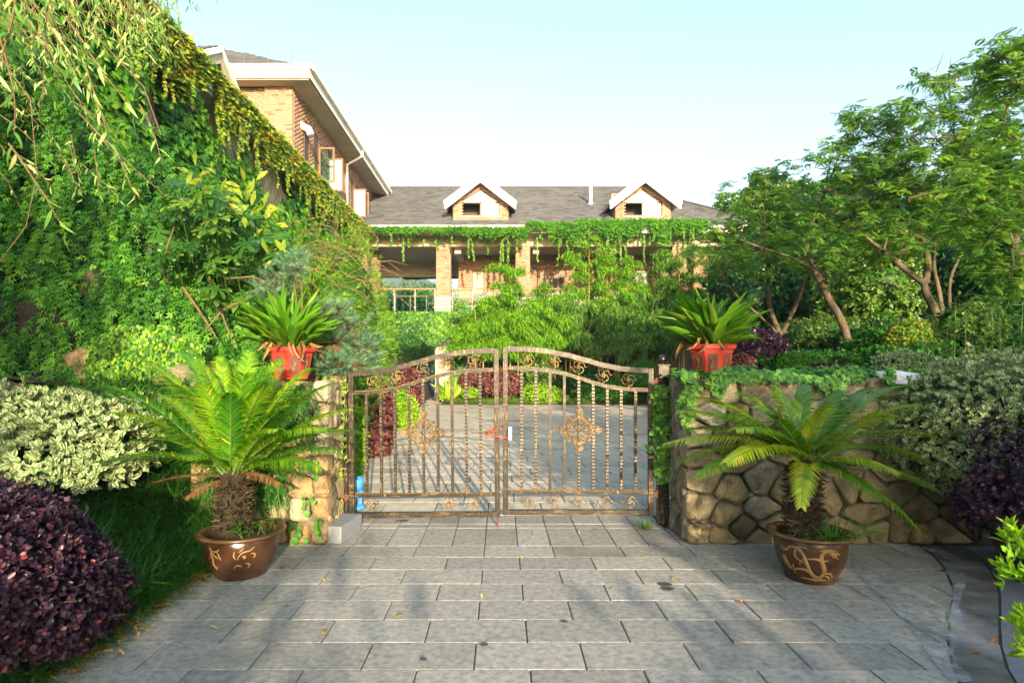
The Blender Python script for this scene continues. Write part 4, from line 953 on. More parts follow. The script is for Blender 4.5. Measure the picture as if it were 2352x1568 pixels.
for x_ in (-7.2, -8.0, -8.8, -9.5): MB().tube([(x_, GYF + .6, GZ + .3), (x_ + .03, GYF + .6, GZ + 1.0)], .012, 4).build('lightning_rod', M['rod'], lw)
# lower storey: eave, wall, corner pillars
low = empty('garden_wing', (-6.5, 15, 0), 'low ivy clad wing running back along the left side', 'building')
XE, ZE = -6.10, 7.8
MB().box(-6.75, -6.5, 3.0, 27.0, 0, 7.35).build('wall', M['cream'], low)
MB().box(-6.498, XE + .0, 3.0, 27.1, 7.30, 7.36).build('soffit', M['cream'], low)
MB().box(XE, XE + .05, 3.0, 27.0, ZE - .42, ZE - .12).build('fascia', M['white'], low)
MB().box(XE + .051, XE + .17, 3.0, 27.0, ZE - .13, ZE + .02).build('gutter', M['white'], low)
m = MB(); m.add([(XE + .02, 3, ZE), (XE + .02, 27.1, ZE), (-7.3, 27.1, ZE + .75), (-7.3, 3, ZE + .75)], [(0, 1, 2, 3)]); r2 = m.build('roof', M['underlay'], low)
dl = math.hypot(1.3, .75); shingles(r2, (XE + .02, 7, ZE + .01), (0, 1, 0), (-1.3 / dl, 0, .75 / dl), 20, dl)
for x, y_ in ((-7.0, 27.2),):
    p = MB().box(-6.76, -6.1, 27.12, 27.8, 0, 7.35).build('pillar', M['brickmortar'], low); bricks(p, lambda a, o, z: (a, 27.12 - o, z), -6.76, -6.1, 3.5, 7.3); bricks(p, lambda a, o, z: (-6.1 + o, a, z), 27.12, 27.8, 3.5, 7.3)
# gabled dormer on the low roof, side on to the camera
dd = empty('side_dormer', (0, 0, 0)); COL.objects.unlink(dd); bpy.data.objects.remove(dd)
XG = -6.38; yc, za, hw_ = 13.62, 8.83 + .05, 1.75; zl = za - hw_ * .62
for s_ in (-1, 1):
    b1 = MB(); V = []
    for x in (XG - .05, XG + .03): V += [(x, yc, za), (x, yc + s_ * hw_, zl), (x, yc + s_ * hw_, zl - .13), (x, yc, za - .13)]
    b1.add(V, [(0, 1, 2, 3), (7, 6, 5, 4), (0, 4, 5, 1), (1, 5, 6, 2), (2, 6, 7, 3), (3, 7, 4, 0)]); b1.build('barge_board', M['white'], low)
    b1 = MB(); V = []
    for x in (XG - .09, XG - .01): V += [(x, yc, za - .135), (x, yc + s_ * (hw_ - .02), zl - .135), (x, yc + s_ * (hw_ - .05), zl - .36), (x, yc, za - .38)]
    b1.add(V, [(0, 1, 2, 3), (7, 6, 5, 4), (0, 4, 5, 1), (1, 5, 6, 2), (2, 6, 7, 3), (3, 7, 4, 0)]); b1.build('barge_board', M['cream'], low)
    rp = MB(); V = []
    for x in (XG - .06, -9.5): V += [(x, yc, za), (x, yc + s_ * hw_, zl), (x, yc + s_ * hw_, zl - .08), (x, yc, za - .08)]
    rp.add(V, [(0, 1, 2, 3), (7, 6, 5, 4), (0, 4, 5, 1), (1, 5, 6, 2), (2, 6, 7, 3), (3, 7, 4, 0)]); r3 = rp.build('dormer_roof', M['underlay'], low)
    dl = math.hypot(hw_, za - zl); shingles(r3, (XG - .06, yc + s_ * hw_, zl + .01), (-1, 0, 0), (0, -s_ * hw_ / dl, (za - zl) / dl), 3, dl)
m = MB(); m.add([(XG - .45, yc - 1.35, 7.8), (XG - .45, yc + 1.35, 7.8), (XG - .45, yc + 1.35, zl), (XG - .45, yc, za - .1), (XG - .45, yc - 1.35, zl)], [(0, 1, 2, 3, 4)]); g2 = m.build('dormer_gable', M['brickmortar'], low)
bricks(g2, lambda a, o, z: (XG - .45 + o, yc + a, z), -1.3, 1.3, 7.9, 8.7, hole=lambda a, z: z > za - .12 - abs(a) * .62)

# ------------------------------------------------------------------ far side: lake, boardwalk, hill
m = MB(); m.add([(-300, 45, -.30), (120, 45, -.30), (120, 420, -.30), (-300, 420, -.30)], [(0, 1, 2, 3)]); tag(m.build('lake', M['lake']), kind='structure')
m = MB(); m.add([(-12, 30, -.036), (-2.2, 30, -.036), (-2.2, 47, -.036), (-12, 47, -.036)], [(0, 1, 2, 3)]); tag(m.build('path', M['pink']), kind='structure')
dk = MB().box(-8.6, -3.4, 37.0, 62, -.2, -.032).build('boardwalk', M['dark']); tag(dk, kind='structure')
pl = None
for i in range(120):
    y = 37.1 + i * .205
    if pl is None: mm = MB().box(-2.6, 2.6, 0, .185, -.03, 0); me = bpy.data.meshes.new('plank'); me.from_pydata(mm.v, [], mm.f); me.materials.append(M['deck']); pl = me
    o = bpy.data.objects.new('plank', pl); o.location = (-6, y, 0); o.rotation_euler = (0, 0, R(8)); COL.objects.link(o); o.parent = dk
rb = empty('red_box', (0, 0, 0), 'small red box standing at the edge of the lakeside path', 'box')
a = at(951, 868, 34); m = MB(); m.box(a[0] - .22, a[0] + .22, 34, 34.4, 0, 1.3); m.build('body', M['lockred'], rb); MB().box(a[0] - .25, a[0] + .25, 33.95, 34.45, 1.301, 1.38).build('lid', M['lockred'], rb)
rl = empty('low_fence', (-6, 62, 0), 'low dark rail at the far end of the boardwalk', 'fence')
MB().tube([(-30, 62.5, .75), (-1, 62.5, .75)], .09, 5).build('rail', M['dark'], rl)
for i in range(12): MB().box(-30 + i * 2.5, -29.85 + i * 2.5, 62.45, 62.6, -.2, .72).build('post', M['dark'], rl)
def hillf(x, y):
    h = 124 * math.exp(-((x + 150) / 190) ** 2) + 4 * math.sin(x * .04) + 3 * math.sin(x * .1 + 1)
    t = max(0, min(1, (y - 520) / 230)); return -1 + max(0, h) * (t * t * (3 - 2 * t)) + 2 * math.sin(y * .06 + x * .03) * t
heightfield('hill', -700, 300, 120, 520, 980, 40, hillf, M['hill'])

# ------------------------------------------------------------------ pots
def glazed_pot(loc, label, rim_r=.325, h=.335, motif='dragon'):
    root = empty('glazed_pot', (loc[0], loc[1], 0), label, 'plant pot', 'brown glazed pots in front of the gate')
    c = (loc[0], loc[1], 0); k = h / .335
    prof = [(.001, .0), (.185, .0), (.195, .012), (.195, .035), (.205, .05), (.235, .10), (.258, .16), (.268, .22), (.270, .275), (.262, .298)]
    body = [(r * rim_r / .325, z * k) for r, z in prof]
    MB().lathe(body, c, 64).build('body', M['glaze'], root, smooth=True)
    rim = [(.262, .298), (.300, .306), (.322, .318), (.327, .328), (.320, .336), (.285, .336), (.262, .328), (.250, .31), (.245, .24)]
    MB().lathe([(r * rim_r / .325, z * k) for r, z in rim], c, 64).build('rim', M['glaze_rim'], root, smooth=True)
    q = math.atan2(-loc[1], -loc[0])
    def rad_at(z):
        for (r0, z0), (r1, z1) in zip(body, body[1:]):
            if z0 <= z <= z1 and z1 > z0: return r0 + (r1 - r0) * (z - z0) / (z1 - z0)
        return body[-1][0]
    def strokes(lst, name):
        for pts, wd in lst:
            # smooth the polyline
            P = [Vector((a, b)) for a, b in pts]
            for _ in range(2):
                if len(P) > 2: P = [P[0]] + [p for a, b in zip(P, P[1:]) for p in (a * .75 + b * .25, a * .25 + b * .75)] + [P[-1]]
            n = len(P); V = []
            for i, p in enumerate(P):
                t = (P[min(i + 1, n - 1)] - P[max(i - 1, 0)]).normalized(); nn = Vector((-t.y, t.x)); f = i / (n - 1)
                ww = .72 * (wd[0] + (wd[1] - wd[0]) * f * 2 if f < .5 else wd[1] + (wd[2] - wd[1]) * (f - .5) * 2) if len(wd) == 3 else wd[0]
                for s_, o in ((-1, .001), (-.6, .006), (.6, .006), (1, .001)):
                    a, z = p.x + nn.x * ww * s_, p.y + nn.y * ww * s_; z = max(.03, min(.29, z)); r = rad_at(z) + o; an = q + a / .262
                    V.append((c[0] + r * math.cos(an), c[1] + r * math.sin(an), z))
            MB().add(V, [(i * 4 + j, i * 4 + j + 1, (i + 1) * 4 + j + 1, (i + 1) * 4 + j) for i in range(n - 1) for j in range(3)]).build(name, M['ochre'], root, smooth=True)
    if motif == 'dragon':       # a long s-bend dragon in raised ochre slip
        strokes([([(-.17, .245), (-.15, .275), (-.10, .28), (-.055, .25), (-.03, .19), (-.01, .12), (.03, .065), (.09, .06), (.115, .12), (.085, .18), (.07, .23), (.10, .272), (.15, .275), (.19, .235)], (.008, .024, .016)),
                 ([(.06, .27), (.10, .285), (.15, .283), (.20, .27)], (.004, .012, .003)), ([(.17, .255), (.20, .255), (.215, .245)], (.010, .013, .004)), ([(.165, .235), (.195, .222), (.205, .212)], (.006, .009, .003)),
                 ([(-.10, .265), (-.115, .225), (-.095, .195), (-.07, .185)], (.012, .010, .005)), ([(-.07, .185), (-.05, .195), (-.04, .21)], (.004, .004, .001)), ([(-.07, .185), (-.052, .178), (-.04, .17)], (.004, .004, .001)), ([(-.07, .185), (-.075, .165), (-.07, .15)], (.004, .004, .001)),
                 ([(.0, .10), (-.05, .125), (-.10, .115), (-.125, .105)], (.014, .010, .005)), ([(-.12, .108), (-.135, .13), (-.13, .15)], (.004, .004, .001)), ([(-.12, .105), (-.15, .105), (-.16, .115)], (.004, .004, .001)), ([(-.12, .10), (-.135, .085), (-.12, .07)], (.004, .004, .001)),
                 ([(.10, .10), (.15, .105), (.19, .085), (.20, .06)], (.013, .010, .003)), ([(.12, .08), (.16, .075), (.18, .05)], (.010, .007, .002)),
                 ([(-.02, .205), (.03, .215), (.08, .20), (.13, .205)], (.003, .012, .002)), ([(-.08, .05), (-.02, .045), (.06, .04), (.14, .05)], (.002, .012, .002)),
                 ([(-.17, .245), (-.205, .25), (-.225, .27)], (.008, .006, .002)), ([(-.17, .24), (-.21, .235), (-.235, .245)], (.006, .005, .002)), ([(-.21, .20), (-.20, .15), (-.165, .10)], (.003, .012, .002)), ([(-.19, .20), (-.18, .16), (-.15, .115)], (.002, .007, .001)),
                 ([(-.10, .28), (-.05, .29), (-.02, .28)], (.003, .008, .002)), ([(.13, .245), (.155, .262), (.15, .24), (.17, .228)], (.004, .008, .003))], 'dragon_relief')
    else:                       # scattered cloud commas and a little figure
        strokes([([(-.045, .245), (-.055, .22), (-.05, .195), (-.04, .185)], (.003, .009, .002)), ([(-.03, .18), (-.015, .215), (.015, .235), (.06, .238), (.085, .262)], (.003, .008, .002)), ([(-.02, .235), (.0, .247), (.015, .265)], (.002, .008, .002)),
                 ([(.005, .195), (.02, .205), (.025, .19), (.012, .182)], (.006, .010, .005)), ([(.06, .215), (.085, .215), (.095, .195), (.08, .178)], (.003, .009, .002)), ([(-.055, .12), (-.035, .135), (-.012, .13), (.0, .12)], (.003, .008, .002)), ([(-.055, .12), (-.05, .10)], (.004, .004, .002)), ([(.03, .145), (.055, .14), (.06, .12), (.045, .105)], (.003, .009, .002)),
                 ([(-.24, .265), (-.225, .24), (-.235, .21), (-.215, .18), (-.225, .14), (-.20, .10)], (.006, .018, .006)), ([(-.235, .25), (-.20, .235), (-.165, .25), (-.15, .262)], (.006, .010, .003)), ([(-.215, .225), (-.19, .205), (-.165, .19)], (.010, .008, .003)), ([(-.175, .245), (-.16, .215), (-.145, .18)], (.002, .007, .001)), ([(-.225, .13), (-.20, .115), (-.185, .12)], (.006, .007, .002)), ([(-.235, .20), (-.255, .19), (-.26, .17)], (.008, .006, .003))], 'brush_motif')
    # soil and weeds
    m = MB(); m.lathe([(.001, .285 * k + .02), (.12, .285 * k + .012), (.248 * rim_r / .325, .285 * k)], c, 24); m.build('soil', M['soil'], root)
    m = MB()
    for _ in range(5):
        a = random.uniform(0, 6.28); r = random.uniform(.12, .2); m.ball((c[0] + r * math.cos(a), c[1] + r * math.sin(a), .285 * k), random.uniform(.02, .045), 8, 5)
    n = 70; A = RS.rand(n) * 6.28; rr = .10 + .12 * RS.rand(n)
    P = np.stack([c[0] + rr * np.cos(A), c[1] + rr * np.sin(A), np.full(n, .29 * k)], -1)
    return root
PL = (at(555, 900, 4.62)[0], 4.62); PR = (at(1861, 900, 4.52)[0], 4.52)
glazed_pot(PL, 'brown glazed pot with small ochre brush motifs, left of the gate', .325, .335, 'cloud')
glazed_pot(PR, 'brown glazed pot with a large ochre dragon in relief, right of the gate', .305, .355, 'dragon')

def cycad(loc, z0, crown, tips, label, mat, dry=()):
    root = empty('cycad', (loc[0], loc[1], z0), label, 'cycad', 'cycads in glazed pots'); c = np.array(crown)
    m = MB(); prof = []; n = 15
    for i in range(n + 1):
        t = i / n; prof.append(((.118 - .02 * t) * (1.06 if i % 2 else .92), z0 + (c[2] - z0 + .02) * t))
    prof.append((.04, c[2] + .07)); m.lathe(prof, (loc[0], loc[1], 0), 20); m.build('trunk', M['cycadtrunk'], root)
    # old leaf bases
    nb = 520; A = RS.rand(nb) * 6.28; tt = RS.rand(nb); P = np.stack([loc[0] + .100 * np.cos(A), loc[1] + .100 * np.sin(A), z0 + (c[2] - z0) * tt], -1)
    D = np.stack([np.cos(A), np.sin(A), .7 - 1.1 * RS.rand(nb)], -1)
    scatter('old_leaf_bases', 'blade', P, D, rdir(nb), .035 + .05 * RS.rand(nb), .016, M['l_husk'], root)
    for k_, tp in enumerate(tips):
        u, v, dY = tp[:3]; dryf = len(tp) > 3
        tip = np.array(at(u, v, loc[1] + dY)); st = c + np.array([random.gauss(0, .03), random.gauss(0, .03), random.uniform(-.02, .05)])
        ch = tip - st; Ln = np.linalg.norm(ch); lift = .22 * Ln if not dryf else .12 * Ln
        if dY < -.45 and tip[2] < c[2]: lift = .40 * Ln
        cp = st + ch * .5 + np.array([0, 0, lift]); n = 19
        ts = np.linspace(0, 1, n); B = (1 - ts)[:, None] ** 2 * st + (2 * ts * (1 - ts))[:, None] * cp + (ts ** 2)[:, None] * tip
        fr = MB().tube([tuple(p) for p in B], [.0085 * (1 - .8 * t) for t in ts], 5).build('frond', M['greenstem'] if not dryf else M['twig'], root)
        npair = int(62 * min(1.1, .45 + Ln * .6)); tq = np.linspace(.10, .995, npair)
        PP = (1 - tq)[:, None] ** 2 * st + (2 * tq * (1 - tq))[:, None] * cp + (tq ** 2)[:, None] * tip
        TT = nrm(2 * (1 - tq)[:, None] * (cp - st) + 2 * tq[:, None] * (tip - cp))
        up = np.array([0, 0, 1.]); Sd = nrm(np.cross(TT, up)); Up = nrm(np.cross(Sd, TT))
        ll = (.085 if dryf else .175 if Ln > .7 else .12) * np.sin(np.pi * np.clip(.16 + .78 * tq, 0, 1)) ** .8 + .012
        allP, allD, allN, allL = [], [], [], []
        for s_ in (-1, 1):
            fw = (.55 + .75 * tq)[:, None]; D = nrm(Sd * s_ + TT * fw + Up * (.42 - .25 * tq)[:, None] + RS.normal(size=(npair, 3)) * .05)
            allP.append(PP); allD.append(D); allN.append(nrm(Up + TT * .2)); allL.append(ll * (.92 + .16 * RS.rand(npair)))
        P, D, N, L = map(np.concatenate, (allP, allD, allN, allL))
        base = random.random() * .5; rn = np.clip(base + .45 * RS.rand(len(P)) + (RS.rand(len(P)) > .985) * .8, 0, 1)
        scatter('leaflets', 'blade', P, D, N, L, .0155 if not dryf else .008, M['l_dry'] if dryf else mat, fr, rn if not dryf else RS.rand(len(P)))
    return root
cl = (PL[0] - .06, PL[1]); cr_ = (PR[0] - .05, PR[1])
tl_ = [(235, 885, -.05), (318, 822, .15), (420, 808, .35), (505, 822, .45), (572, 808, .5), (640, 826, .5), (705, 848, .35), (762, 880, .1), (792, 940, 0), (778, 1035, 0), (700, 1092, .15), (748, 985, -.3), (262, 948, -.2), (232, 1062, -.1),
       (560, 862, -.25), (612, 880, -.25), (470, 885, -.3), (665, 930, -.35), (530, 905, -.4), (380, 868, -.2), (350, 990, -.35), (700, 900, -.2), (460, 830, .1), (600, 850, .2), (300, 1012, .2), (735, 1075, -.25), (640, 985, -.5), (420, 1050, -.5), (680, 1045, .3), (360, 905, .4), (530, 840, 0), (820, 990, .3),
       (350, 1108, -.1, 1), (428, 1142, -.25, 1), (642, 1112, -.2, 1)]
cycad(cl, .30, (cl[0], cl[1], .73), tl_, 'big spreading sago cycad with brown hanging lower fronds, in the left pot', M['l_cycad'])
tr_ = [(1527, 1020, 0), (1560, 945, .1), (1605, 912, .35), (1700, 902, .3), (1782, 888, .2), (1850, 884, .5), (1932, 898, .2), (2010, 890, .3), (2085, 884, .1), (2115, 930, 0), (2147, 1003, 0), (2142, 1120, -.2), (2108, 1212, -.35), (1600, 1092, -.25), (1840, 1162, -.50),
       (2132, 1060, .3), (1690, 985, -.4), (1965, 985, -.4), (2060, 1085, -.5), (1580, 985, .3), (1745, 940, -.3), (1900, 930, -.25), (1640, 950, -.1), (2040, 960, -.15), (1560, 1060, .15), (2010, 1140, -.35), (1670, 1060, -.5)]
cycad(cr_, .32, (cr_[0], cr_[1], .84), tr_, 'sago cycad with olive green arching fronds, in the dragon pot', M['l_cycad2'])

def potweed(name, label, c, n, L, W, mat, spread=.2, tpl='oval', h=.15, cat='weed', group=None):
    root = empty(name, c, label, cat, group); P = []; D = []; m = MB()
    for _ in range(n):
        a = random.uniform(0, 6.28); r = spread * math.sqrt(random.random()); x, y = c[0] + r * math.cos(a), c[1] + r * math.sin(a); hh = h * random.uniform(.4, 1.1); lx, ly = random.gauss(0, .3) * hh, random.gauss(0, .3) * hh
        MB().tube([(x, y, c[2]), (x + lx * .5, y + ly * .5, c[2] + hh * .6), (x + lx, y + ly, c[2] + hh)], [.0025, .002, .001], 4, cap=False).build('stem', M['greenstem'], root)
        for j in range(6):
            t = .35 + .65 * j / 5; an = j * 2.4 + a; P.append((x + lx * t, y + ly * t, c[2] + hh * t)); D.append((math.cos(an), math.sin(an), .35))
    scatter('leaves', tpl, P, D, np.tile([0, 0, 1.], (len(P), 1)) + .3 * rdir(len(P)), L * (.6 + .7 * RS.rand(len(P))), W, mat, root)
    return root
potweed('weed', 'bright broad leaved seedling on the soil of the left pot', (PL[0] + .04, PL[1] - .14, .30), 3, .07, .04, M['l_weed'], .04, h=.15)
potweed('weed', 'low mixed weeds along the back rim of the left pot', (PL[0] + .10, PL[1] + .05, .30), 12, .04, .022, M['l_weed'], .16, h=.10)
def tuft(name, label, c, n, L, W, mat, spread, cat='grass', out=.8, group=None, kind=None, elong=(1, 1)):
    A = RS.rand(n) * 6.28; r = spread * np.sqrt(RS.rand(n)); P = np.stack([c[0] + r * np.cos(A) * elong[0], c[1] + r * np.sin(A) * elong[1], np.full(n, c[2])], -1)
    D = np.stack([np.cos(A) * out * RS.rand(n), np.sin(A) * out * RS.rand(n), .5 + .7 * RS.rand(n)], -1); S_ = np.stack([np.cos(A), np.sin(A), .3 + 0 * A], -1)
    o = scatter(name, 'blade', P, D, S_ * -1 + .2 * rdir(n), L * (.5 + .7 * RS.rand(n)), W, mat); tag(o, label, cat, group, kind); return o
tuft('grass_tuft', 'long trailing grass spilling over the right rim of the dragon pot', (PR[0] + .13, PR[1] - .06, .31), 90, .36, .007, M['l_weed'], .12, out=1.5)
potweed('weed', 'tiny weeds on the soil of the dragon pot', (PR[0] - .02, PR[1] - .15, .32), 8, .03, .018, M['l_weed'], .12, h=.06)

def planter(c, label, plabel):
    root = empty('red_planter', c, label, 'planter', 'octagonal red planters on the walls'); h = .30
    m = MB(); a0 = math.pi / 8 - .25
    m.lathe([(.001, 0), (.155, 0), (.160, .02), (.202, h - .05), (.202, h - .045), (.228, h - .04), (.232, h), (.205, h), (.20, h - .05), (.001, h - .06)], c, 8, a0); m.build('bowl', M['redplastic'], root)
    for q in range(8):
        a = a0 + (q + .5) * math.pi / 4
        if math.sin(a) > .4: continue
        dx, dy = math.cos(a), math.sin(a); k = math.cos(math.pi / 8)
        def P_(s_, z, o=.003): r = (.160 + .042 * (z - .02) / (h - .07)) * k + o; return (c[0] + dx * r - dy * s_, c[1] + dy * r + dx * s_, c[2] + z)
        V = [P_(s_, z, o) for o in (.0005, .004) for s_, z in ((-.034, .045), (.034, .045), (.044, h - .085), (-.044, h - .085))]
        pn = MB().add(V, [(4, 5, 6, 7), (0, 1, 5, 4), (1, 2, 6, 5), (2, 3, 7, 6), (3, 0, 4, 7)]).build('side_panel', M['panel_brown'], root)
        for pts in ([(-.018, .06), (-.01, .10), (.0, .13), (-.012, .16)], [(-.02, .08), (.0, .085), (.016, .075)], [(.0, .12), (.018, .125)], [(-.012, .16), (-.022, .175)], [(.0, .135), (.012, .15)]):
            MB().tube([P_(a_, b_ + .01, .006) for a_, b_ in pts], .0028, 4).build('gold_motif', M['ochre'], pn)
    # the plant
    r2 = empty('aspidistra', (c[0], c[1], c[2] + h), plabel, 'plant', 'broad leaved plants in the red planters')
    n = 150; A = RS.rand(n) * 6.28; r = .13 * np.sqrt(RS.rand(n)); P = np.stack([c[0] + r * np.cos(A), c[1] + r * np.sin(A), np.full(n, c[2] + h - .06)], -1)
    el = RS.rand(n); out = .15 + 1.0 * el ** 1.8; D = np.stack([np.cos(A) * out, np.sin(A) * out * .8, np.ones(n)], -1) + RS.normal(size=(n, 3)) * .16
    N = np.stack([-np.cos(A), -np.sin(A), .35 * np.ones(n)], -1) + .75 * rdir(n); L = (.66 - .20 * el) * (.55 + .5 * RS.rand(n))
    for i in range(n):
        o = scatter('leaf', 'strap', P[i:i + 1], D[i:i + 1], N[i:i + 1], L[i], .040 + .026 * random.random(), M['l_aspid'], r2, np.array([min(1, random.random() * .8 + .2 * (random.random() > .8))]))
    nd = 13; A = RS.rand(nd) * 6.28; P = np.stack([c[0] + .19 * np.cos(A), c[1] + .19 * np.sin(A), np.full(nd, c[2] + h + .06)], -1); D = np.stack([np.cos(A), np.sin(A), -.4 - 1.5 * RS.rand(nd)], -1)
    for i in range(nd): scatter('dry_leaf', 'strap', P[i:i + 1], D[i:i + 1], -D[i:i + 1] + .8 * rdir(1), .12 + .12 * random.random(), .03, M['l_dry'], r2)
planter((at(668, 855, 5.72)[0], 5.72, 1.475), 'faded red octagonal planter on the left stone wall', 'broad leaved plant with some dry blades in the left red planter')
planter((at(1634, 850, 5.70)[0], 5.70, 1.50), 'red octagonal planter with brown side panels on the right stone wall', 'tall strap leaved plant bursting from the right red planter')

# ------------------------------------------------------------------ climbers on the buildings
def n2(a, b, s=0): return (np.sin(a * 1.9 + s) + np.sin(b * 2.7 + a * .8 + s * 2) + np.sin(a * 4.3 - b * 3.1 + s) * .6 + np.sin(b * 6.1 + a * 5.2) * .4) / 3
iv_ = empty('climbing_ivy', (-6.45, 15, 2), 'green ivy covering the wall of the low garden wing', 'ivy')
n = 42000; Yv = 5.5 + 21.5 * RS.rand(n) ** 1.15; Z = .8 + 6.5 * RS.rand(n); keep = ~((Z > 6.25 + .5 * np.sin(Yv * 1.1)) & (Yv > 10.5) & (n2(Yv, Z, 1) > -.18 )); Yv, Z = Yv[keep], Z[keep]; n = len(Yv)
P = np.stack([-6.47 + .20 * RS.rand(n) + .14 * (n2(Yv * 1.5, Z * 1.5, 4) + .3), Yv, Z], -1); D = np.stack([.25 + .3 * RS.rand(n), RS.normal(size=n) * .45, -1 + .3 * RS.rand(n)], -1); N = np.stack([np.ones(n), RS.normal(size=n) * .4 - .3, .35 + RS.normal(size=n) * .3], -1)
rn = np.clip(.35 + .3 * n2(Yv, Z, 2) + .35 * RS.rand(n), 0, 1)
scatter('foliage', 'ivy', P, D, N, .13 + .06 * RS.rand(n), .13 + .05 * RS.rand(n), M['l_ivy'], iv_, rn)
m = MB()
for _ in range(70):
    y = random.uniform(8, 26); z = 7.2; pts = []
    for k in range(7): pts.append((-6.45 + random.uniform(0, .05), y, z)); y += random.gauss(0, .18); z -= random.uniform(.15, .5)
    m.tube(pts, .008, 4, cap=False)
m.build('stems', M['twig'], iv_)
ea = empty('climbing_ivy', (-5.8, 15, 7.5), 'yellow and red tinted ivy spilling over the gutter of the garden wing', 'ivy')
n = 36000; Yv = 7.5 + 19.7 * RS.rand(n); dep = np.abs(RS.normal(size=n)) * .38; mx = .35 + .42 * (n2(Yv * 1.3, Yv * .7, 6) + .5); keep = dep < np.clip(mx, .12, 1.2) * 1.25; Yv, dep = Yv[keep], dep[keep]; n = len(Yv)
P = np.stack([-5.98 + .05 * RS.normal(size=n) - .22 * dep, Yv, 7.80 - dep + .04 * RS.normal(size=n)], -1)
D = np.stack([.5 + .3 * RS.rand(n), RS.normal(size=n) * .5, -.8 + .5 * RS.rand(n)], -1); N = np.stack([.8 + 0 * Yv, RS.normal(size=n) * .4 - .4, .6 + RS.normal(size=n) * .3], -1)
rn = np.clip(.36 + .35 * n2(Yv * 1.7, dep * 4 + Yv, 9) + .28 * RS.rand(n), 0, 1)
scatter('foliage', 'ivy', P, D, N, .085 + .05 * RS.rand(n), .085 + .045 * RS.rand(n), M['l_ivy_autumn'], ea, rn)
# hanging strands
Ps, Ds, m = [], [], MB()
for _ in range(120):
    y = random.uniform(8, 27); z = 7.5; x = -6.0 + random.gauss(0, .06); L = random.uniform(.4, 1.3); pts = []
    for k in range(int(L / .06)): pts.append((x, y, z)); Ps.append((x, y, z)); Ds.append((random.gauss(.3, .6), random.gauss(0, .6), -.7)); z -= .06; x += random.gauss(0, .012); y += random.gauss(0, .015)
    m.tube(pts, .004, 3, cap=False)
m.build('stems', M['twig'], ea); n = len(Ps); scatter('hanging_leaves', 'ivy', Ps, Ds, np.tile([1, -.5, .3], (n, 1)) + .4 * rdir(n), .085, .085, M['l_ivy_autumn'], ea, RS.rand(n) * .7)
eb = empty('climbing_ivy', (2, 27, 7.8), 'bright ivy draped along the eave of the dormered house', 'ivy')
n = 10500; X = -6 + 15.3 * RS.rand(n) ** .8; thick = np.clip(np.where(X < -1.2, .09, np.where(X < 2.2, .15, .30)) * (1 + 1.3 * n2(X * 1.6, X * .6, 3)), .03, 1); dep = np.abs(RS.normal(size=n)) * thick
P = np.stack([X, 26.98 - .22 * RS.rand(n) + .1 * dep, np.where(X > 1.2, 8.06, 7.82) - dep + .04 * RS.normal(size=n) + .12 * (X > 3.4)], -1); D = np.stack([RS.normal(size=n) * .5, -.5 - .3 * RS.rand(n), -.8 + .7 * RS.rand(n)], -1); N = np.stack([RS.normal(size=n) * .4, -.9 + 0 * X, .6 + 0 * X], -1)
scatter('foliage', 'ivy', P, D, N, .12 + .05 * RS.rand(n), .12, M['l_ivy_fresh'], eb, np.clip(RS.rand(n) * .7 + .25 * n2(X * 2, dep * 5), 0, 1))
Ps, Ds, m = [], [], MB()
for i in range(95):
    x = random.uniform(-6, 9); z = 7.75; y = 26.95 + random.uniform(-.1, .7); L = random.choice([.3, .4, .5, .8, 1.5]) * random.uniform(.6, 1.1) * (1.3 if x > 2 else 1); pts = []
    for k in range(int(L / .06)): pts.append((x, y, z)); Ps.append((x, y, z)); Ds.append((random.gauss(0, .6), random.gauss(-.3, .6), -.7)); z -= .06; x += random.gauss(0, .012); y += random.gauss(0, .012)
    m.tube(pts, .006, 3, cap=False)
m.build('stems', M['twig'], eb); n = len(Ps); scatter('hanging_leaves', 'ivy', Ps, Ds, np.tile([0, -1, .3], (n, 1)) + .4 * rdir(n), .10, .10, M['l_ivy_fresh'], eb)
ec = empty('climbing_ivy', (-2, 27.9, 3), 'ivy sheet hanging below the glass railing of the terrace', 'ivy')
n = 24000; X = -6.6 + 8.5 * RS.rand(n); Z = TZ + .03 - 3.3 * RS.rand(n) ** 1.3; keep = (Z > 2.9 + .35 * np.sin(X * 2.5)) | ((X > -2.3) & (X < -1.7)) | (X > -1.0); X, Z = X[keep], Z[keep]; n = len(X)
P = np.stack([X, 27.95 - .25 * RS.rand(n), Z], -1); D = np.stack([RS.normal(size=n) * .4, -.3 + 0 * X, -1 + 0 * X], -1); N = np.stack([RS.normal(size=n) * .4, -1 + 0 * X, .5 + 0 * X], -1)
scatter('foliage', 'ivy', P, D, N, .10 + .05 * RS.rand(n), .12, M['l_ivy'], ec, np.clip(.1 + .25 * n2(X, Z) + .7 * RS.rand(n) ** 1.5, 0, 1))
# ivy on the right wall top and round the post
ed = empty('creeper', (2.6, 5.6, 1.5), 'heart leaved creeper lying along the top of the right stone wall', 'creeper')
n = 4600; X = 1.62 + 2.75 * RS.rand(n); yy = RS.rand(n); Yv = WY - .09 + .62 * yy; Z = 1.49 + (.03 + .09 * np.clip(n2(X * 3, yy * 4, 8) + .5, 0, 1)) * RS.rand(n); fr_ = Yv < WY + .06; dn = np.abs(RS.normal(size=n)) * (.015 + .17 * np.clip(n2(X * 2.6, X * 3.7, 5) + .05, 0, 1)); Z = Z - np.where(fr_, dn, 0); Yv = np.where(fr_, WY - .10 - .04 * RS.rand(n), Yv)
skip = (n2(X * 4, Yv * 5, 11) < -.45) | (X > 3.50) & (X < 3.85) & (Yv < 5.9) & (Z > 1.44); X, Yv, Z, fr_ = X[~skip], Yv[~skip], Z[~skip], fr_[~skip]; n = len(X)
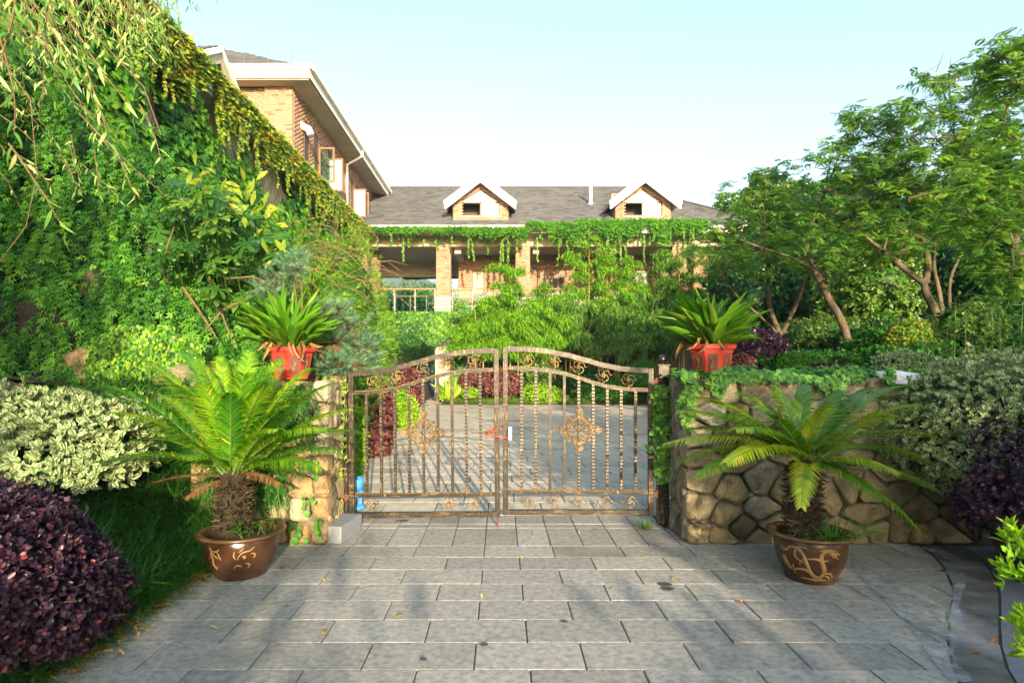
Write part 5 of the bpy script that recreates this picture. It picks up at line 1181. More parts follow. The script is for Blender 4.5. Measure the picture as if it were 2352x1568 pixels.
P = np.stack([X, Yv, Z], -1); A = RS.rand(n) * 6.28; D = np.where(fr_[:, None], np.stack([np.cos(A) * .6, -.4 + 0 * A, -.9 + 0 * A], -1), np.stack([np.cos(A), np.sin(A), .1 + 0 * A], -1)); N = np.where(fr_[:, None], np.array([0, -1, .5]), np.array([0, -.35, 1.])) + .35 * rdir(n)
scatter('foliage', 'ivy', P, D, N, .032 + .03 * RS.rand(n), .045, M['l_creeper'], ed)
def vine(label, strands, mat, L=.045, rnd_=.02, dens=.022, tpl='ivy', both=True):
    root = empty('creeper', strands[0][0], label, 'creeper'); Ps, Ds, Ns = [], [], []; m = MB()
    for st in strands:
        pts = [Vector(p) for p in st]; MB().tube(pts, .003, 4, cap=False).build('stem', M['greenstem'], root)
        for a, b in zip(pts, pts[1:]):
            k = max(1, int((b - a).length / dens))
            for i in range(k):
                p = a.lerp(b, i / k) + Vector((random.gauss(0, rnd_), random.gauss(0, rnd_) - .01, 0)); Ps.append(tuple(p)); Ds.append((random.gauss(0, .8), -.3, -.6)); Ns.append((random.gauss(0, .4), -1, .5))
    n = len(Ps); scatter('foliage', tpl, Ps, Ds, Ns, L * (.6 + .6 * RS.rand(n)), L, mat, root)
vine('dense green creeper wrapped round the right gate post', [[(1.60 + random.gauss(0, .035), 5.93 + random.uniform(-.03, .02), 1.40), (1.60 + random.gauss(0, .05), 5.92, 1.0), (1.60 + random.gauss(0, .04), 5.93, random.uniform(.4, .8))] for _ in range(16)], M['l_ivy_fresh'], .055, .028)
vine('creeper strands falling over the left end of the right wall', [[(1.72 + random.gauss(0, .06), WY - .06, 1.50), (1.70 + random.gauss(0, .05), WY - .12, random.uniform(1.2, 1.4)), (1.66 + random.gauss(0, .05), WY - .12, random.uniform(.95, 1.25))] for _ in range(6)], M['l_ivy_fresh'], .05, .02)
vine('thin leafy creeper climbing the timber post left of the gate', [[(-1.66 + random.gauss(0, .06), 5.86 - random.uniform(0, .25), random.uniform(0, .3)), (-1.64 + random.gauss(0, .05), 5.84 - random.uniform(0, .2), .8), (-1.66 + random.gauss(0, .06), 5.82, 1.5)] for _ in range(11)], M['l_lime'], .04, .03, .035, 'trifol')
vine('small weeds rooted in the joints of the left wall', [[(x, 5.31, z), (x + random.gauss(0, .05), 5.26, z + .12), (x + random.gauss(0, .08), 5.22, z + .2)] for x, z in [(-1.85, .05), (-1.7, .3), (-1.95, .35), (-1.62, .1), (-1.9, .55), (-1.66, .6), (-2.0, .02), (-1.78, .02)]], M['l_weed'], .05, .03, .03, 'oval')
m = MB(); base = [(3.50, WY - .10), (3.62, WY - .13), (3.78, WY - .12), (3.86, WY - .02), (3.88, WY + .3), (3.70, WY + .42), (3.50, WY + .35), (3.44, WY + .1)]
V = [(x, y, 1.44) for x, y in base] + [((x - 3.66) * .88 + 3.66, (y - WY - .15) * .85 + WY + .15, 1.53 + random.uniform(-.01, .015)) for x, y in base] + [(3.66, WY + .12, 1.56)]
m.add(V, [(i, (i + 1) % 8, (i + 1) % 8 + 8, i + 8) for i in range(8)] + [(i + 8, (i + 1) % 8 + 8, 16) for i in range(8)]); tag(m.build('lime_patch', M['plaster'], smooth=True), 'crumpled white lime patch on top of the right stone wall', 'lime patch')

# ------------------------------------------------------------------ left bank planting
def jasY(u, v): 
    y = 5.75 + 2.2 * (1 - (v - 200) / 700) + u / 600 * .9
    return min(y, 6.25 * F / max(200, (CX - u)), 9.5)
jm = empty('hanging_jasmine', (-4, 6.2, 2), 'dark green trailing jasmine curtain covering the left bank', 'climber')
Ps, Ds, Ns, Rn = [], [], [], []; m = MB()
def lim_top(u): return 130 + 0.62 * u      # upper outline of the mass
for q in range(1500):
    u = random.uniform(-80, 660); vt = lim_top(max(0, u)); vb = 900 if u < 190 else (790 if u < 480 else 830)
    v = vt + (vb - vt) * random.random() ** .9 - 30
    g_n = float(n2(np.array(u * .022), np.array(v * .022), 3))
    if g_n < -.12 and random.random() < .8: continue
    y = jasY(u, v) - random.random() * .35; p = Vector(at(u, v, y)); L = random.uniform(.25, .75); d = Vector((random.gauss(.28, .25), random.gauss(-.25, .15), -.55)); pts = []; sh = max(0, min(.6, .2 + .45 * g_n + random.random() * .25))  # strand tone follows the gap noise: shade pockets put into the leaf colour
    for k in range(int(L / .034)):
        pts.append(tuple(p)); d.z -= .035; d.normalize(); p = p + d * .034; d += Vector((random.gauss(0, .05), random.gauss(0, .05), 0))
        a = k * 2.4 + q; Ps.append(tuple(p)); Ds.append((d.x * .5 + math.cos(a) * .7, d.y * .4 - .4 + math.sin(a) * .4, d.z * .5 - .15)); Ns.append((random.gauss(.1, .35), -.8, .65)); Rn.append(min(1, sh + random.random() * .35 + .25 * (k * .034 > L - .12)))
    if q % 2 == 0: m.tube(pts, .0028, 3, cap=False)
m.build('stems', M['greenstem'], jm); n = len(Ps); scatter('foliage', 'trifol', Ps, Ds, Ns, .065 + .04 * RS.rand(n), .062, M['l_jas'], jm, np.array(Rn))
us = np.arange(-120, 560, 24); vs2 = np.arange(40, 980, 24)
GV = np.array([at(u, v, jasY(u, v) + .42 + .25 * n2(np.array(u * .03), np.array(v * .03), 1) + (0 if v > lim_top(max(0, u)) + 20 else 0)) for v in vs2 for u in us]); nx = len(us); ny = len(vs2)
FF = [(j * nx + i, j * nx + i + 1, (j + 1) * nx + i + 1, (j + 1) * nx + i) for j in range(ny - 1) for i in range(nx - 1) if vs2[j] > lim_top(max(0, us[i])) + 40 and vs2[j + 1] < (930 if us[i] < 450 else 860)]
npmesh('dark_inner_foliage', GV, np.array(FF), M['l_jas'], jm, np.zeros(len(GV)))  # backing sheet in the darkest leaf tone, painted shade behind the strand gaps
m = MB()
for u0, v0, u1, v1 in ((700, 600, 560, 690), (640, 655, 520, 640), (560, 690, 470, 760), (480, 640, 540, 800), (420, 660, 500, 780), (380, 640, 400, 520)):
    a, b = at(u0, v0, 6.6), at(u1, v1, 6.3); m2 = MB().tube([a, ((a[0] + b[0]) / 2, 6.4, (a[2] + b[2]) / 2 + .05), b], [.016, .012, .006], 6); m2.build('branch', M['twig'], jm)

fa = empty('fatsia', (-3.4, 7.2, 1), 'large leaved fatsia bush with deeply cut dark leaves above the bank', 'shrub')
Ps, Ds, Ns, Ls, Ys = [], [], [], [], []
m = MB()
for _ in range(150):
    u, v = random.gauss(500, 85), random.gauss(550, 85)
    if not (340 < u < 680 and 380 < v < 720 and v > .75 * u + 60): continue
    Y_ = 6.7 + random.uniform(-.4, .6); p = at(u, v, Y_); Ps.append(p); Ds.append((random.gauss(.35, .6), -.6, random.gauss(-.35, .35))); Ns.append((random.gauss(0, .35), -.75, .9)); Ls.append(random.uniform(.17, .27))
    m.tube([p, (p[0] - .1, p[1] + .35, p[2] - .25)], .006, 4)
m.build('stems', M['greenstem'], fa); scatter('foliage', 'palmate', Ps, Ds, Ns, Ls, Ls, M['l_fatsia'], fa)
Ps, Ds, Ns = [], [], []
for cu, cv, sp, nn_ in ((445, 400, 16, 9), (555, 450, 28, 17), (595, 500, 22, 12), (630, 575, 22, 8)):
    for _ in range(nn_): Ps.append(at(random.gauss(cu, sp), random.gauss(cv, sp), 6.4 + random.uniform(0, .5))); Ds.append((random.gauss(.2, .6), -.4, random.gauss(.3, .7))); Ns.append((random.gauss(0, .4), -1, .5))
scatter('young_leaves', 'oval', Ps, Ds, Ns, .17, .060, M['l_fatsia_y'], fa)

wp = shrub('feathery_shrub', 'bright feathery green mound spilling down the bank beside the blue pine', 'shrub', (-3.35, 11.6, 2.45), (1.25, 1.5, 1.75), M['l_wispy'], 15000, .11, .012, 'lance', z0=1.2, whorl=6, amp=.22, core=.8, low=-.95, up=-.1)
wp2 = shrub('feathery_shrub', 'lower feathery shrub sprawling towards the courtyard path', 'shrub', (-2.6, 9.6, 1.5), (.75, .9, .75), M['l_wispy'], 6000, .10, .011, 'lance', z0=.5, whorl=6, amp=.25, core=.7, low=-.95, up=-.2)
m = MB()
for _ in range(60):
    a = Vector((-3.5 + random.gauss(0, .5), 10.6 + random.gauss(0, .4), 3.2 + random.gauss(0, .4))); b = a + Vector((random.uniform(.4, 1.4), -random.uniform(.1, .7), random.uniform(-.5, .5))); c_ = (a + b) / 2 + Vector((0, 0, .35)); m.tube([a, a.lerp(c_, .6), c_.lerp(b, .5), b], .006, 3, cap=False)
m.build('arching_stems', M['twig'], wp)

def pine(label, blobs, Y0, z0, base_u):
    root = empty('dwarf_pine', at(base_u, 900, Y0), label, 'pine'); Ps, Ds = [], []; m = MB(); tb = Vector((at(base_u, 900, Y0)[0], Y0, z0)); mid = None
    for (u, v, ru, rv, k) in blobs:
        c = Vector(at(u, v, Y0 + random.uniform(-.2, .2))); m.tube([tb, (tb + c) / 2 + Vector((0, 0, .1)), c], [.02, .013, .006], 5)
        for _ in range(int(k * 1.6)):
            uu, vv = u + random.uniform(-1, 1) * ru, v + random.uniform(-1, 1) * rv; p = Vector(at(uu, vv, c.y + random.gauss(0, .12))); d = (p - c); d = (d.normalized() if d.length > .01 else Vector((1, 0, 0))) + Vector((random.gauss(0, .25), random.gauss(-.2, .25), .35)); d.normalize()
            m.tube([c.lerp(p, .2), p], .003, 3, cap=False)
            for j in range(5): Ps.append(tuple(p + d * (j * .028 - .05))); Ds.append(tuple(d))
    m.build('branches', M['twig'], root); n = len(Ps); scatter('needles', 'needles', Ps, Ds, rdir(n), .055, .06, M['l_pine'], root); return root
pine('blue green dwarf pine behind the left red planter', [(640, 640, 30, 22, 34), (672, 612, 26, 16, 30), (610, 665, 28, 16, 26), (690, 590, 14, 10, 12), (770, 715, 35, 22, 40), (800, 760, 45, 30, 60), (760, 790, 40, 25, 50), (830, 800, 40, 25, 50), (800, 840, 55, 20, 60), (745, 840, 30, 18, 30), (740, 750, 25, 25, 30), (850, 828, 20, 12, 16)], 6.25, 1.2, 700)

def rock(c, r, label, sd_i=0, mat='stone4'):
    us = 22; vsn = 12; DD = np.array([(math.sin(b) * math.cos(a), math.sin(b) * math.sin(a), math.cos(b)) for b in np.linspace(.05, math.pi - .05, vsn) for a in np.linspace(0, 2 * math.pi, us + 1)[:-1]])
    q = lump(DD, sd_i, .16) * (1 + .03 * RS.normal(size=len(DD))); VV = np.array(c) + DD * np.array(r) * q[:, None]
    FF = np.array([(i * us + j, i * us + (j + 1) % us, (i + 1) * us + (j + 1) % us, (i + 1) * us + j) for i in range(vsn - 1) for j in range(us)])
    o = npmesh('boulder', VV, FF, M[mat], smooth=True); tag(o, label, 'boulder'); return o
rc = at(330, 860, 6.2); rock(rc, (.75, .35, .40), 'large bank boulder half covered by creeping fig', 3, 'stone2'); rc2 = at(170, 640, 6.5); rock((rc2[0], 6.9, rc2[2]), (.22, .2, .15), 'pale rock showing through the jasmine high on the bank', 8)
rock(at(430, 900, 6.0), (.45, .3, .28), 'lower dark boulder behind the left cycad', 12)
cf = empty('creeping_fig', rc, 'small leaved creeping fig spread over the bank boulder', 'creeper')
n = 5200; uu = 170 + 300 * RS.rand(n); vv = 745 + 190 * RS.rand(n) ** 1.1; rr_ = np.sqrt(((uu - 320) / 150) ** 2 + ((vv - 835) / 95) ** 2) + .16 * n2(uu * .04, vv * .05, 2); keep = (RS.rand(n) < np.clip(1.25 - (vv - 800) / 170, 0, 1)) & (rr_ < 1); uu, vv = uu[keep], vv[keep]; n = len(uu)
yy = 6.2 - .36 * np.sqrt(np.clip(1 - ((uu - 330) / 175) ** 2 - ((vv - 860) / 115) ** 2 * .8, 0.02, 1)); P = np.array([at(a, b, c_ - .02 - .05 * random.random()) for a, b, c_ in zip(uu, vv, yy)])
scatter('foliage', 'oval', P, np.stack([RS.normal(size=n) * .6, -.3 + 0 * uu, -.9 + 0 * uu], -1), np.tile([0, -1, .5], (n, 1)) + .4 * rdir(n), .042, .032, M['l_ivy'], cf)

# grass carpets
def grass(label, pts, L, W, mat, name='ground_cover', dirs=None):
    n = len(pts); A = RS.rand(n) * 6.28; D = np.stack([np.cos(A) * .7 + .25, np.sin(A) * .6 - .45, .35 + .75 * RS.rand(n)], -1)
    o = scatter(name, 'blade', pts, D, -D * np.array([1, 1, 0]) + np.array([0, 0, .6]), L * (.5 + .8 * RS.rand(n)), W, mat); tag(o, label, 'ground cover', kind='stuff')
P = []
for _ in range(2600):
    x = -2.36 - abs(random.gauss(0, 1)) * .75; y = random.uniform(2.2, 5.9)
    if x < -5: continue
    z = hz(x, y)
    for _ in range(9): P.append((x + random.gauss(0, .04), y + random.gauss(0, .04), z - .01))
grass('dark lilyturf clumps covering the left bank behind the pot', np.array(P), .30, .0075, M['l_grass'])
P = []
for _ in range(900):    # blades hanging from ledges behind the cycad
    u, v = random.uniform(-20, 720), random.uniform(880, 1130); y = 5.30 if u > 480 else 5.6
    if u > 640 and v > 1000: continue
    p = at(u, v, y)
    for _ in range(9): P.append((p[0] + random.gauss(0, .04), p[1] + random.gauss(0, .03), p[2] + random.gauss(0, .02)))
n = len(P); A = RS.rand(n) * 6.28; D = np.stack([np.cos(A) * .7, -.7 + .3 * np.sin(A), .2 - .9 * RS.rand(n)], -1)
o = scatter('hanging_grass', 'blade', np.array(P), D, np.tile([0, -.5, 1.], (n, 1)) + .3 * rdir(n), .28 * (.5 + .7 * RS.rand(n)), .008, M['l_grass']); tag(o, 'shaded grass hanging down the face of the left bank', 'ground cover', kind='stuff')
tuft('fern', 'light green fern frond beside the purple shrub', (at(280, 1320, 3.9)[0], 3.9, .12), 40, .22, .03, M['l_weed'], .12, cat='fern', out=1.2)
tuft('grass_tuft', 'pale grass tuft growing at the foot of the right gate post', (1.42, 5.86, 0), 60, .16, .006, M['l_grass_s'], .06)
tuft('grass_tuft', 'short weeds in the joint behind the left gate leaf', (-1.35, 6.25, 0), 40, .10, .007, M['l_grass_s'], .08)

shrub('variegated_shrub', 'cream edged variegated shrub beside the left cycad', 'shrub', (-3.80, 4.95, .90), (.86, .56, .46), M['l_varieg'], 14000, .068, .033, z0=.0, whorl=7, up=.55, low=-.45, amp=.12, core=.72, strays=50)
shrub('variegated_shrub', 'cream edged variegated shrub overhanging the right end of the stone wall', 'shrub', (4.28, 5.0, .98), (.86, .62, .70), M['l_varieg'], 27000, .047, .024, z0=0, whorl=7, up=.45, low=-.8, amp=.12, core=.74, strays=60)
shrub('purple_shrub', 'rounded purple leaved shrub at the lower left corner', 'shrub', (-2.80, 3.12, .42), (.62, .62, .64), M['l_purple'], 56000, .029, .021, tpl='round', z0=0, whorl=5, up=.2, low=-.95, amp=.13, core=.78, strays=260)
shrub('purple_shrub', 'dark purple leaved shrub under the variegated shrub on the right', 'shrub', (4.25, 4.35, .62), (.80, .66, .62), M['l_purple'], 32000, .029, .021, tpl='round', z0=0, whorl=5, up=.2, low=-.9, amp=.13, core=.78, strays=150)
for c, r, k_, lb in (((2.36, 2.62, .74), (.15, .15, .17), 330, 'upper lime green rosettes at the right edge of the picture'), ((2.38, 2.55, .38), (.13, .13, .15), 220, 'lower lime green rosettes at the right edge of the picture')):
    shrub('lime_shrub', lb, 'shrub', c, r, M['l_lime'], k_, .062, .019, z0=0, whorl=9, up=.8, low=-.8, core=0, stems=3)

# ------------------------------------------------------------------ courtyard planting
def gat(u, v, Y): a = at(u, v, Y); return a
def ball(name, label, u0, u1, v0, v1, Y, mat, L, W, n, dy=None, **k):
    c = at((u0 + u1) / 2, (v0 + v1) / 2, Y); rx = (u1 - u0) / 2 * Y / F; rz = (v1 - v0) / 2 * Y / F
    return shrub(name, label, 'shrub', c, (rx, dy or rx, rz), M[mat], n, L, W, z0=max(-.03, hz(c[0], Y)), **k)
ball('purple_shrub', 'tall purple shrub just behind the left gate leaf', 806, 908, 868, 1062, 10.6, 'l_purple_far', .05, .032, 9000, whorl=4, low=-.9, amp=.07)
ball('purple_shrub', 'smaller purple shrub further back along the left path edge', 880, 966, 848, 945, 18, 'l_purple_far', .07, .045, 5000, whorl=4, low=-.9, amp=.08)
ball('pale_shrub', 'pale yellow shrub between the two purple shrubs', 836, 895, 860, 930, 13.2, 'l_varieg', .06, .03, 2600, whorl=5, low=-.8)
ball('lime_shrub', 'lime green shrub in front of the smaller purple shrub', 900, 962, 900, 990, 15.2, 'l_lime', .07, .035, 3600, whorl=5, low=-.9)
ball('leafy_shrub', 'glossy green shrub low behind the left gate post', 790, 838, 930, 1090, 8.6, 'l_lime', .08, .03, 1800, whorl=6, low=-.9, bias=-.3)
BP = (25.3, 26.3)
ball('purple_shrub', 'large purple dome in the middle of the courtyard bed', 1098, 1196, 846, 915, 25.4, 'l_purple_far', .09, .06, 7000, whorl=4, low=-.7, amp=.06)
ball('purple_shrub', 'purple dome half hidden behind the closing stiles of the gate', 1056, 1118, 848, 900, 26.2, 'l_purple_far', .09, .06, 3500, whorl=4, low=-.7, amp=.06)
ball('lime_shrub', 'lime green hedge clump behind the right gate leaf', 1198, 1300, 882, 930, 25.5, 'l_lime', .09, .05, 5000, whorl=5, low=-.7)
ball('dark_shrub', 'dark leaved shrub between lime clumps in the courtyard bed', 1290, 1400, 852, 915, 25.9, 'l_ever', .11, .06, 4500, whorl=5, low=-.7)
ball('lime_shrub', 'low lime shrub under the bamboo near the right gate post', 1395, 1500, 862, 920, 25.8, 'l_lime', .10, .05, 4600, whorl=5, low=-.7, bias=-.2)
ball('green_shrub', 'mid green shrub at the foot of the bamboo', 1180, 1300, 830, 890, 26.6, 'l_ever2', .11, .06, 4000, whorl=5, low=-.7)
ball('green_shrub', 'green shrub behind the centre of the right gate leaf', 1330, 1440, 880, 925, 25.3, 'l_weed', .12, .05, 3500, whorl=5, low=-.7)
ball('green_shrub', 'green shrub right of the courtyard bed beside the post', 1440, 1530, 830, 910, 24.6, 'l_weed', .12, .05, 3500, whorl=5, low=-.7, bias=-.2)
ball('small_shrub', 'little lime shrub at the left end of the courtyard bed', 1060, 1100, 892, 915, 25.0, 'l_lime', .08, .04, 900, whorl=5, low=-.6)
cn = empty('canna', at(1028, 915, 26), 'yellow green canna beside the stone pier', 'plant'); n = 26; A = RS.rand(n) * 6.28; b = at(1028, 915, 26.0)
scatter('leaves', 'strap', np.tile(b, (n, 1)) + RS.normal(size=(n, 3)) * np.array([.15, .1, .15]), np.stack([np.cos(A) * .7, np.sin(A) * .5, 1 + RS.rand(n)], -1), rdir(n), .75, .16, M['l_lime'], cn)
P = []
for _ in range(1400):
    t = random.random(); x = -2.5 + 10.2 * t; y = 24.75 + .9 * random.random() + (1.6 * (1 - min(1, (x + 2.5) / 1.6)) ** 2 if x < -.9 else 0)
    for _ in range(5): P.append((x + random.gauss(0, .06), y, 0.0))
n = len(P); A = RS.rand(n) * 6.28
o = scatter('ground_cover', 'blade', np.array(P), np.stack([np.cos(A) * .6, np.sin(A) * .4 - .4, .8 + 0 * A], -1), np.tile([0, 1., .4], (n, 1)), .30 * (.6 + .7 * RS.rand(n)), .016, M['l_grass_s']); tag(o, 'mown grassy edge of the courtyard bed', 'ground cover', kind='stuff')
m = MB(); pts = [(-2.7, 26.8), (-2.55, 25.7), (-2.0, 24.95), (-1.0, 24.62), (9.0, 24.62), (9, 28.4), (-2.4, 28.4)]
m.add([(x, y, -.028) for x, y in pts] + [(x, y, .05) for x, y in pts], [tuple(range(7, 14))] + [(i, (i + 1) % 7, (i + 1) % 7 + 7, i + 7) for i in range(7)]); tag(m.build('planting_bed', M['soil']), kind='structure')

# bamboo
def bamboo(name_label, u, vb, vt, Y, spread_, nleaf, mat, droop=.5, group='bamboo clumps along the house', culm_r=.032, nb=14, L=.20, lean=0, lowest=.35):
    root = empty('bamboo', at(u, vb, Y), name_label, 'bamboo', group); x0, _, z0 = at(u, vb, Y); z0 = max(z0 - .0, 0); x1, _, z1 = at(u + lean, vt, Y)
    m = MB(); rr = []; pts = []
    for i in range(13):
        t = i / 12; pts += [(x0 + (x1 - x0) * t * t, Y, z0 + (z1 - z0) * t)]; rr.append(culm_r * (1 - .75 * t))
    m.tube(pts, rr, 6); m.build('culm', M['culm'], root); Ps, Ds = [], []; mb = MB()
    for i in range(nb):
        t = lowest + (1 - lowest) * (i + random.random()) / nb; p = Vector((x0 + (x1 - x0) * t * t, Y, z0 + (z1 - z0) * t)); a = random.uniform(0, 6.28); R_ = spread_ * (1.12 - .5 * t) * random.uniform(.7, 1.1)
        q = p + Vector((math.cos(a) * R_, math.sin(a) * R_ * .7, R_ * random.uniform(.15, .55))); e = q + Vector((math.cos(a) * R_ * .35, 0, -R_ * droop * .6)); mb.tube([p, q, e], [.006, .004, .002], 3, cap=False)
        for j in range(nleaf):
            f = random.random() ** .6; s_ = (p.lerp(q, f * 1.3) if f < .77 else q.lerp(e, (f - .77) / .23)) + Vector((random.gauss(0, .10), random.gauss(0, .10), random.gauss(0, .07)))
            aa = a + random.gauss(0, 1.0); Ps.append(tuple(s_)); Ds.append((math.cos(aa), math.sin(aa), -droop + random.gauss(0, .35)))
    mb.build('branches', M['culm'], root); n = len(Ps); scatter('foliage', 'lance', Ps, Ds, np.tile([0, -.35, 1.], (n, 1)) + .4 * rdir(n), L * (.6 + .6 * RS.rand(n)), .034, M[mat], root)
specs = [('bright bamboo culm left of the second loggia pillar', 1172, 870, 612, 26.2, 1.05, 130, 'l_bamboo', .45), ('bright bamboo at the left end of the row, over the ivy apron', 1092, 872, 695, 26.0, 1.05, 120, 'l_bamboo', .5),
         ('leafy bamboo filling the gap left of centre', 1135, 872, 690, 26.5, 1.2, 130, 'l_bamboo', .5), ('bamboo with low arching sprays in front of the terrace', 1245, 872, 690, 26.1, 1.2, 140, 'l_bamboo', .55), ('slender bamboo in front of the window door', 1262, 872, 655, 26.8, .9, 80, 'l_bamboo', .4),
         ('drooping bamboo bush right of the centre', 1330, 872, 690, 26.0, 1.1, 150, 'l_bamboo_d', .95), ('tallest bamboo culm reaching the eave ivy', 1353, 865, 560, 26.5, 1.35, 120, 'l_bamboo', .35), ('leaning bamboo near the third pillar', 1395, 868, 590, 26.9, 1.2, 110, 'l_bamboo', .4),
         ('dark drooping bamboo over brown culms', 1420, 868, 695, 26.0, 1.25, 160, 'l_bamboo_d', 1.0), ('bamboo with an orange culm right of the third pillar', 1440, 865, 600, 26.7, 1.3, 120, 'l_bamboo', .4), ('dark bamboo bush by the right planter', 1500, 866, 690, 26.0, 1.3, 170, 'l_bamboo_d', .95),
         ('bamboo shading the fourth pillar', 1500, 866, 590, 27.0, 1.4, 130, 'l_bamboo', .4), ('rightmost tall bamboo against the brick pillars', 1560, 864, 580, 26.5, 1.4, 150, 'l_bamboo_d', .5), ('bamboo clump behind the right planter', 1570, 866, 680, 25.6, 1.3, 160, 'l_bamboo_d', .9)]
specs += [('broad bamboo spray above the purple dome', 1110, 872, 740, 25.9, 1.3, 140, 'l_bamboo', .5), ('low bamboo spray above the lime hedge', 1190, 872, 730, 25.8, 1.3, 150, 'l_bamboo', .55), ('low bamboo spray left of the drooping bush', 1275, 872, 735, 25.8, 1.2, 150, 'l_bamboo', .6), ('shaggy bamboo spray hanging over the dark shrub', 1375, 870, 730, 25.9, 1.2, 150, 'l_bamboo_d', .9), ('shaggy bamboo spray beside the right gate post', 1470, 868, 735, 25.8, 1.2, 160, 'l_bamboo_d', .95)]
for s_ in specs: bamboo(*s_[:6], int(s_[6] * 1.9), *s_[7:], nb=22, L=.25)
cu = empty('bamboo', at(1450, 860, 26.6), 'thicket of thin red brown bamboo culms under the foliage', 'bamboo')
for _ in range(90):
    u = random.uniform(1290, 1580); x, y, z = at(u, 880, 26.1 + random.uniform(0, 1.2)); MB().tube([(x, y, 0), (x + random.gauss(0, .12), y, random.uniform(1.8, 3.2))], .014, 4).build('culm', M['culm'], cu)

# ------------------------------------------------------------------ far greenery seen past the house
def tree(name, label, base, h, crown, mat, n, L, W, tpl='oval', cat='tree', group=None, tr=.15, whorl=6, core=.55, nb=6, amp=.25, low=-.7, bark='bark'):
    root = empty(name, base, label, cat, group); c = np.array([base[0], base[1], base[2] + h - crown[2]]); rad = np.array(crown, float)
    m = MB(); m.tube([base, (base[0] + .05 * h * .3, base[1], base[2] + h * .35), tuple(c)], [tr, tr * .75, tr * .4], 7)
    for i in range(nb):
        a = i * 6.28 / nb + random.random(); m.tube([(base[0], base[1], base[2] + h * random.uniform(.25, .45)), tuple(c + rad * np.array([math.cos(a) * .7, math.sin(a) * .7, random.uniform(-.3, .5)]))], [tr * .5, tr * .15], 5)
    m.build('trunk', M[bark], root); sd = sd_(); k = max(1, n // whorl); D = rdir(int(k * 1.4)); D = D[D[:, 2] > low][:k]; rr = lump(D, sd, amp) * (1 - .6 * RS.rand(len(D)) ** 1.8)
    P = np.repeat(c + D * rad * rr[:, None], whorl, 0) + RS.normal(size=(len(D) * whorl, 3)) * L * .9; Dn = np.repeat(D, whorl, 0)
    scatter('crown', tpl, P, nrm(Dn + rdir(len(P)) * .9 + np.array([0, 0, -.2])), Dn + rdir(len(P)) * .5 + np.array([0, 0, .5]), L * (.6 + .7 * RS.rand(len(P))), W, mat, root, np.clip(np.repeat(RS.rand(len(D)), whorl) * .5 + .5 * RS.rand(len(P)), 0, 1))
    return root
tree('willow_tree', 'pale willow at the lake edge seen above the left gate leaf', at(952, 884, 40)[:2] + (-.1,), 4.4, (1.7, 1.5, 1.7), M['l_willow'], 6000, .25, .05, 'lance', whorl=6, tr=.12)
for i, (u, Y_, h, r) in enumerate([(905, 52, 7.5, 2.8), (935, 60, 8.0, 3.2), (985, 56, 8.4, 3.0), (960, 66, 9.0, 3.6), (870, 58, 8.4, 3.2), (1000, 64, 8.6, 3.2), (895, 70, 9.8, 3.8), (840, 66, 9.6, 3.8)]):
    tree('lakeside_tree', ['leafy tree by the lake behind the left bay of the loggia', 'second lakeside tree seen through the glass railing', 'lakeside tree nearest the first loggia pillar', 'taller tree behind the glass railing of the left bay', 'lakeside tree showing beside the wing pillar', 'lakeside tree behind the first loggia pillar', 'far tree above the terrace handrail', 'far tree behind the wing pillar'][i], ((u - CX) * Y_ / F, Y_, -.1), 1.7 + (166 + [0, 8, -6, 4, 0, 10, -4, 3][i]) * Y_ / F, (r, r, 3.6), M['l_far'], 9000, .26, .16, group=None, tr=.2)
fw = []
for _ in range(1600):
    x = random.uniform(-260, 60); y = 425 + random.uniform(0, 40); fw.append((x, y, random.uniform(0, 13)))
fw = np.array(fw); o = scatter('far_wood', 'diamond', np.repeat(fw, 5, 0) + RS.normal(size=(8000, 3)) * 1.5, rdir(8000), rdir(8000), 3.5, 2.6, M['l_far']); tag(o, 'wooded far shore beyond the lake', 'wood', kind='stuff')

# ------------------------------------------------------------------ right bank: evergreen masses and clipped shrubs
def mass(label, u, v, ru, rv, Y, mat, n, L, W, name='evergreen_bush', **k):
    c = at(u, v, Y); s_ = Y / F; zb = max(0, hz(c[0], Y)); return shrub(name, label, 'bush', c, (ru * s_, ru * s_ * .8, rv * s_), M[mat], n, L, W, z0=min(zb, c[2] - .1), low=-.85, **k)
mass('dark evergreen behind the right planter', 1700, 740, 95, 110, 19, 'l_ever', 5000, .14, .07, amp=.2)
mass('tall dark evergreen left of the forked mimosa trunk', 1760, 640, 110, 110, 21, 'l_ever', 6500, .15, .08, amp=.25)
mass('dark evergreen between the two nearest mimosa trunks', 1880, 650, 110, 120, 19, 'l_ever', 6500, .15, .08, amp=.25)
mass('glossy pale leaved evergreen in the middle of the right bank', 2010, 650, 110, 115, 15.5, 'l_ever2', 7500, .12, .055, amp=.25)
mass('dark evergreen behind the double mimosa trunk', 2170, 620, 130, 150, 17, 'l_ever', 8000, .14, .075, amp=.25)
mass('dark evergreen at the right edge behind the weeds', 2340, 640, 130, 180, 14, 'l_ever', 8500, .13, .065, amp=.25)
mass('tall dark evergreen far behind the mimosas', 1960, 530, 190, 120, 24, 'l_ever', 9000, .22, .12, amp=.3)
mass('broad evergreen crown under the right mimosa', 2230, 500, 170, 130, 20, 'l_ever', 9000, .20, .10, amp=.3)
mass('round evergreen crown beyond the hipped roof', 1690, 520, 60, 50, 34, 'l_far', 4500, .22, .13, amp=.2)
mass('evergreen crown beside the hipped roof end', 1770, 500, 70, 70, 30, 'l_ever2', 5000, .22, .12, amp=.25)
mass('yellowish azalea bank below the forked mimosa', 1880, 772, 95, 42, 15, 'l_ever2', 6000, .07, .03, name='azalea_bank', amp=.15)
mass('dark azalea bank behind the middle mimosa trunk', 2020, 790, 110, 45, 13.5, 'l_ever', 6000, .08, .035, name='azalea_bank', amp=.18)
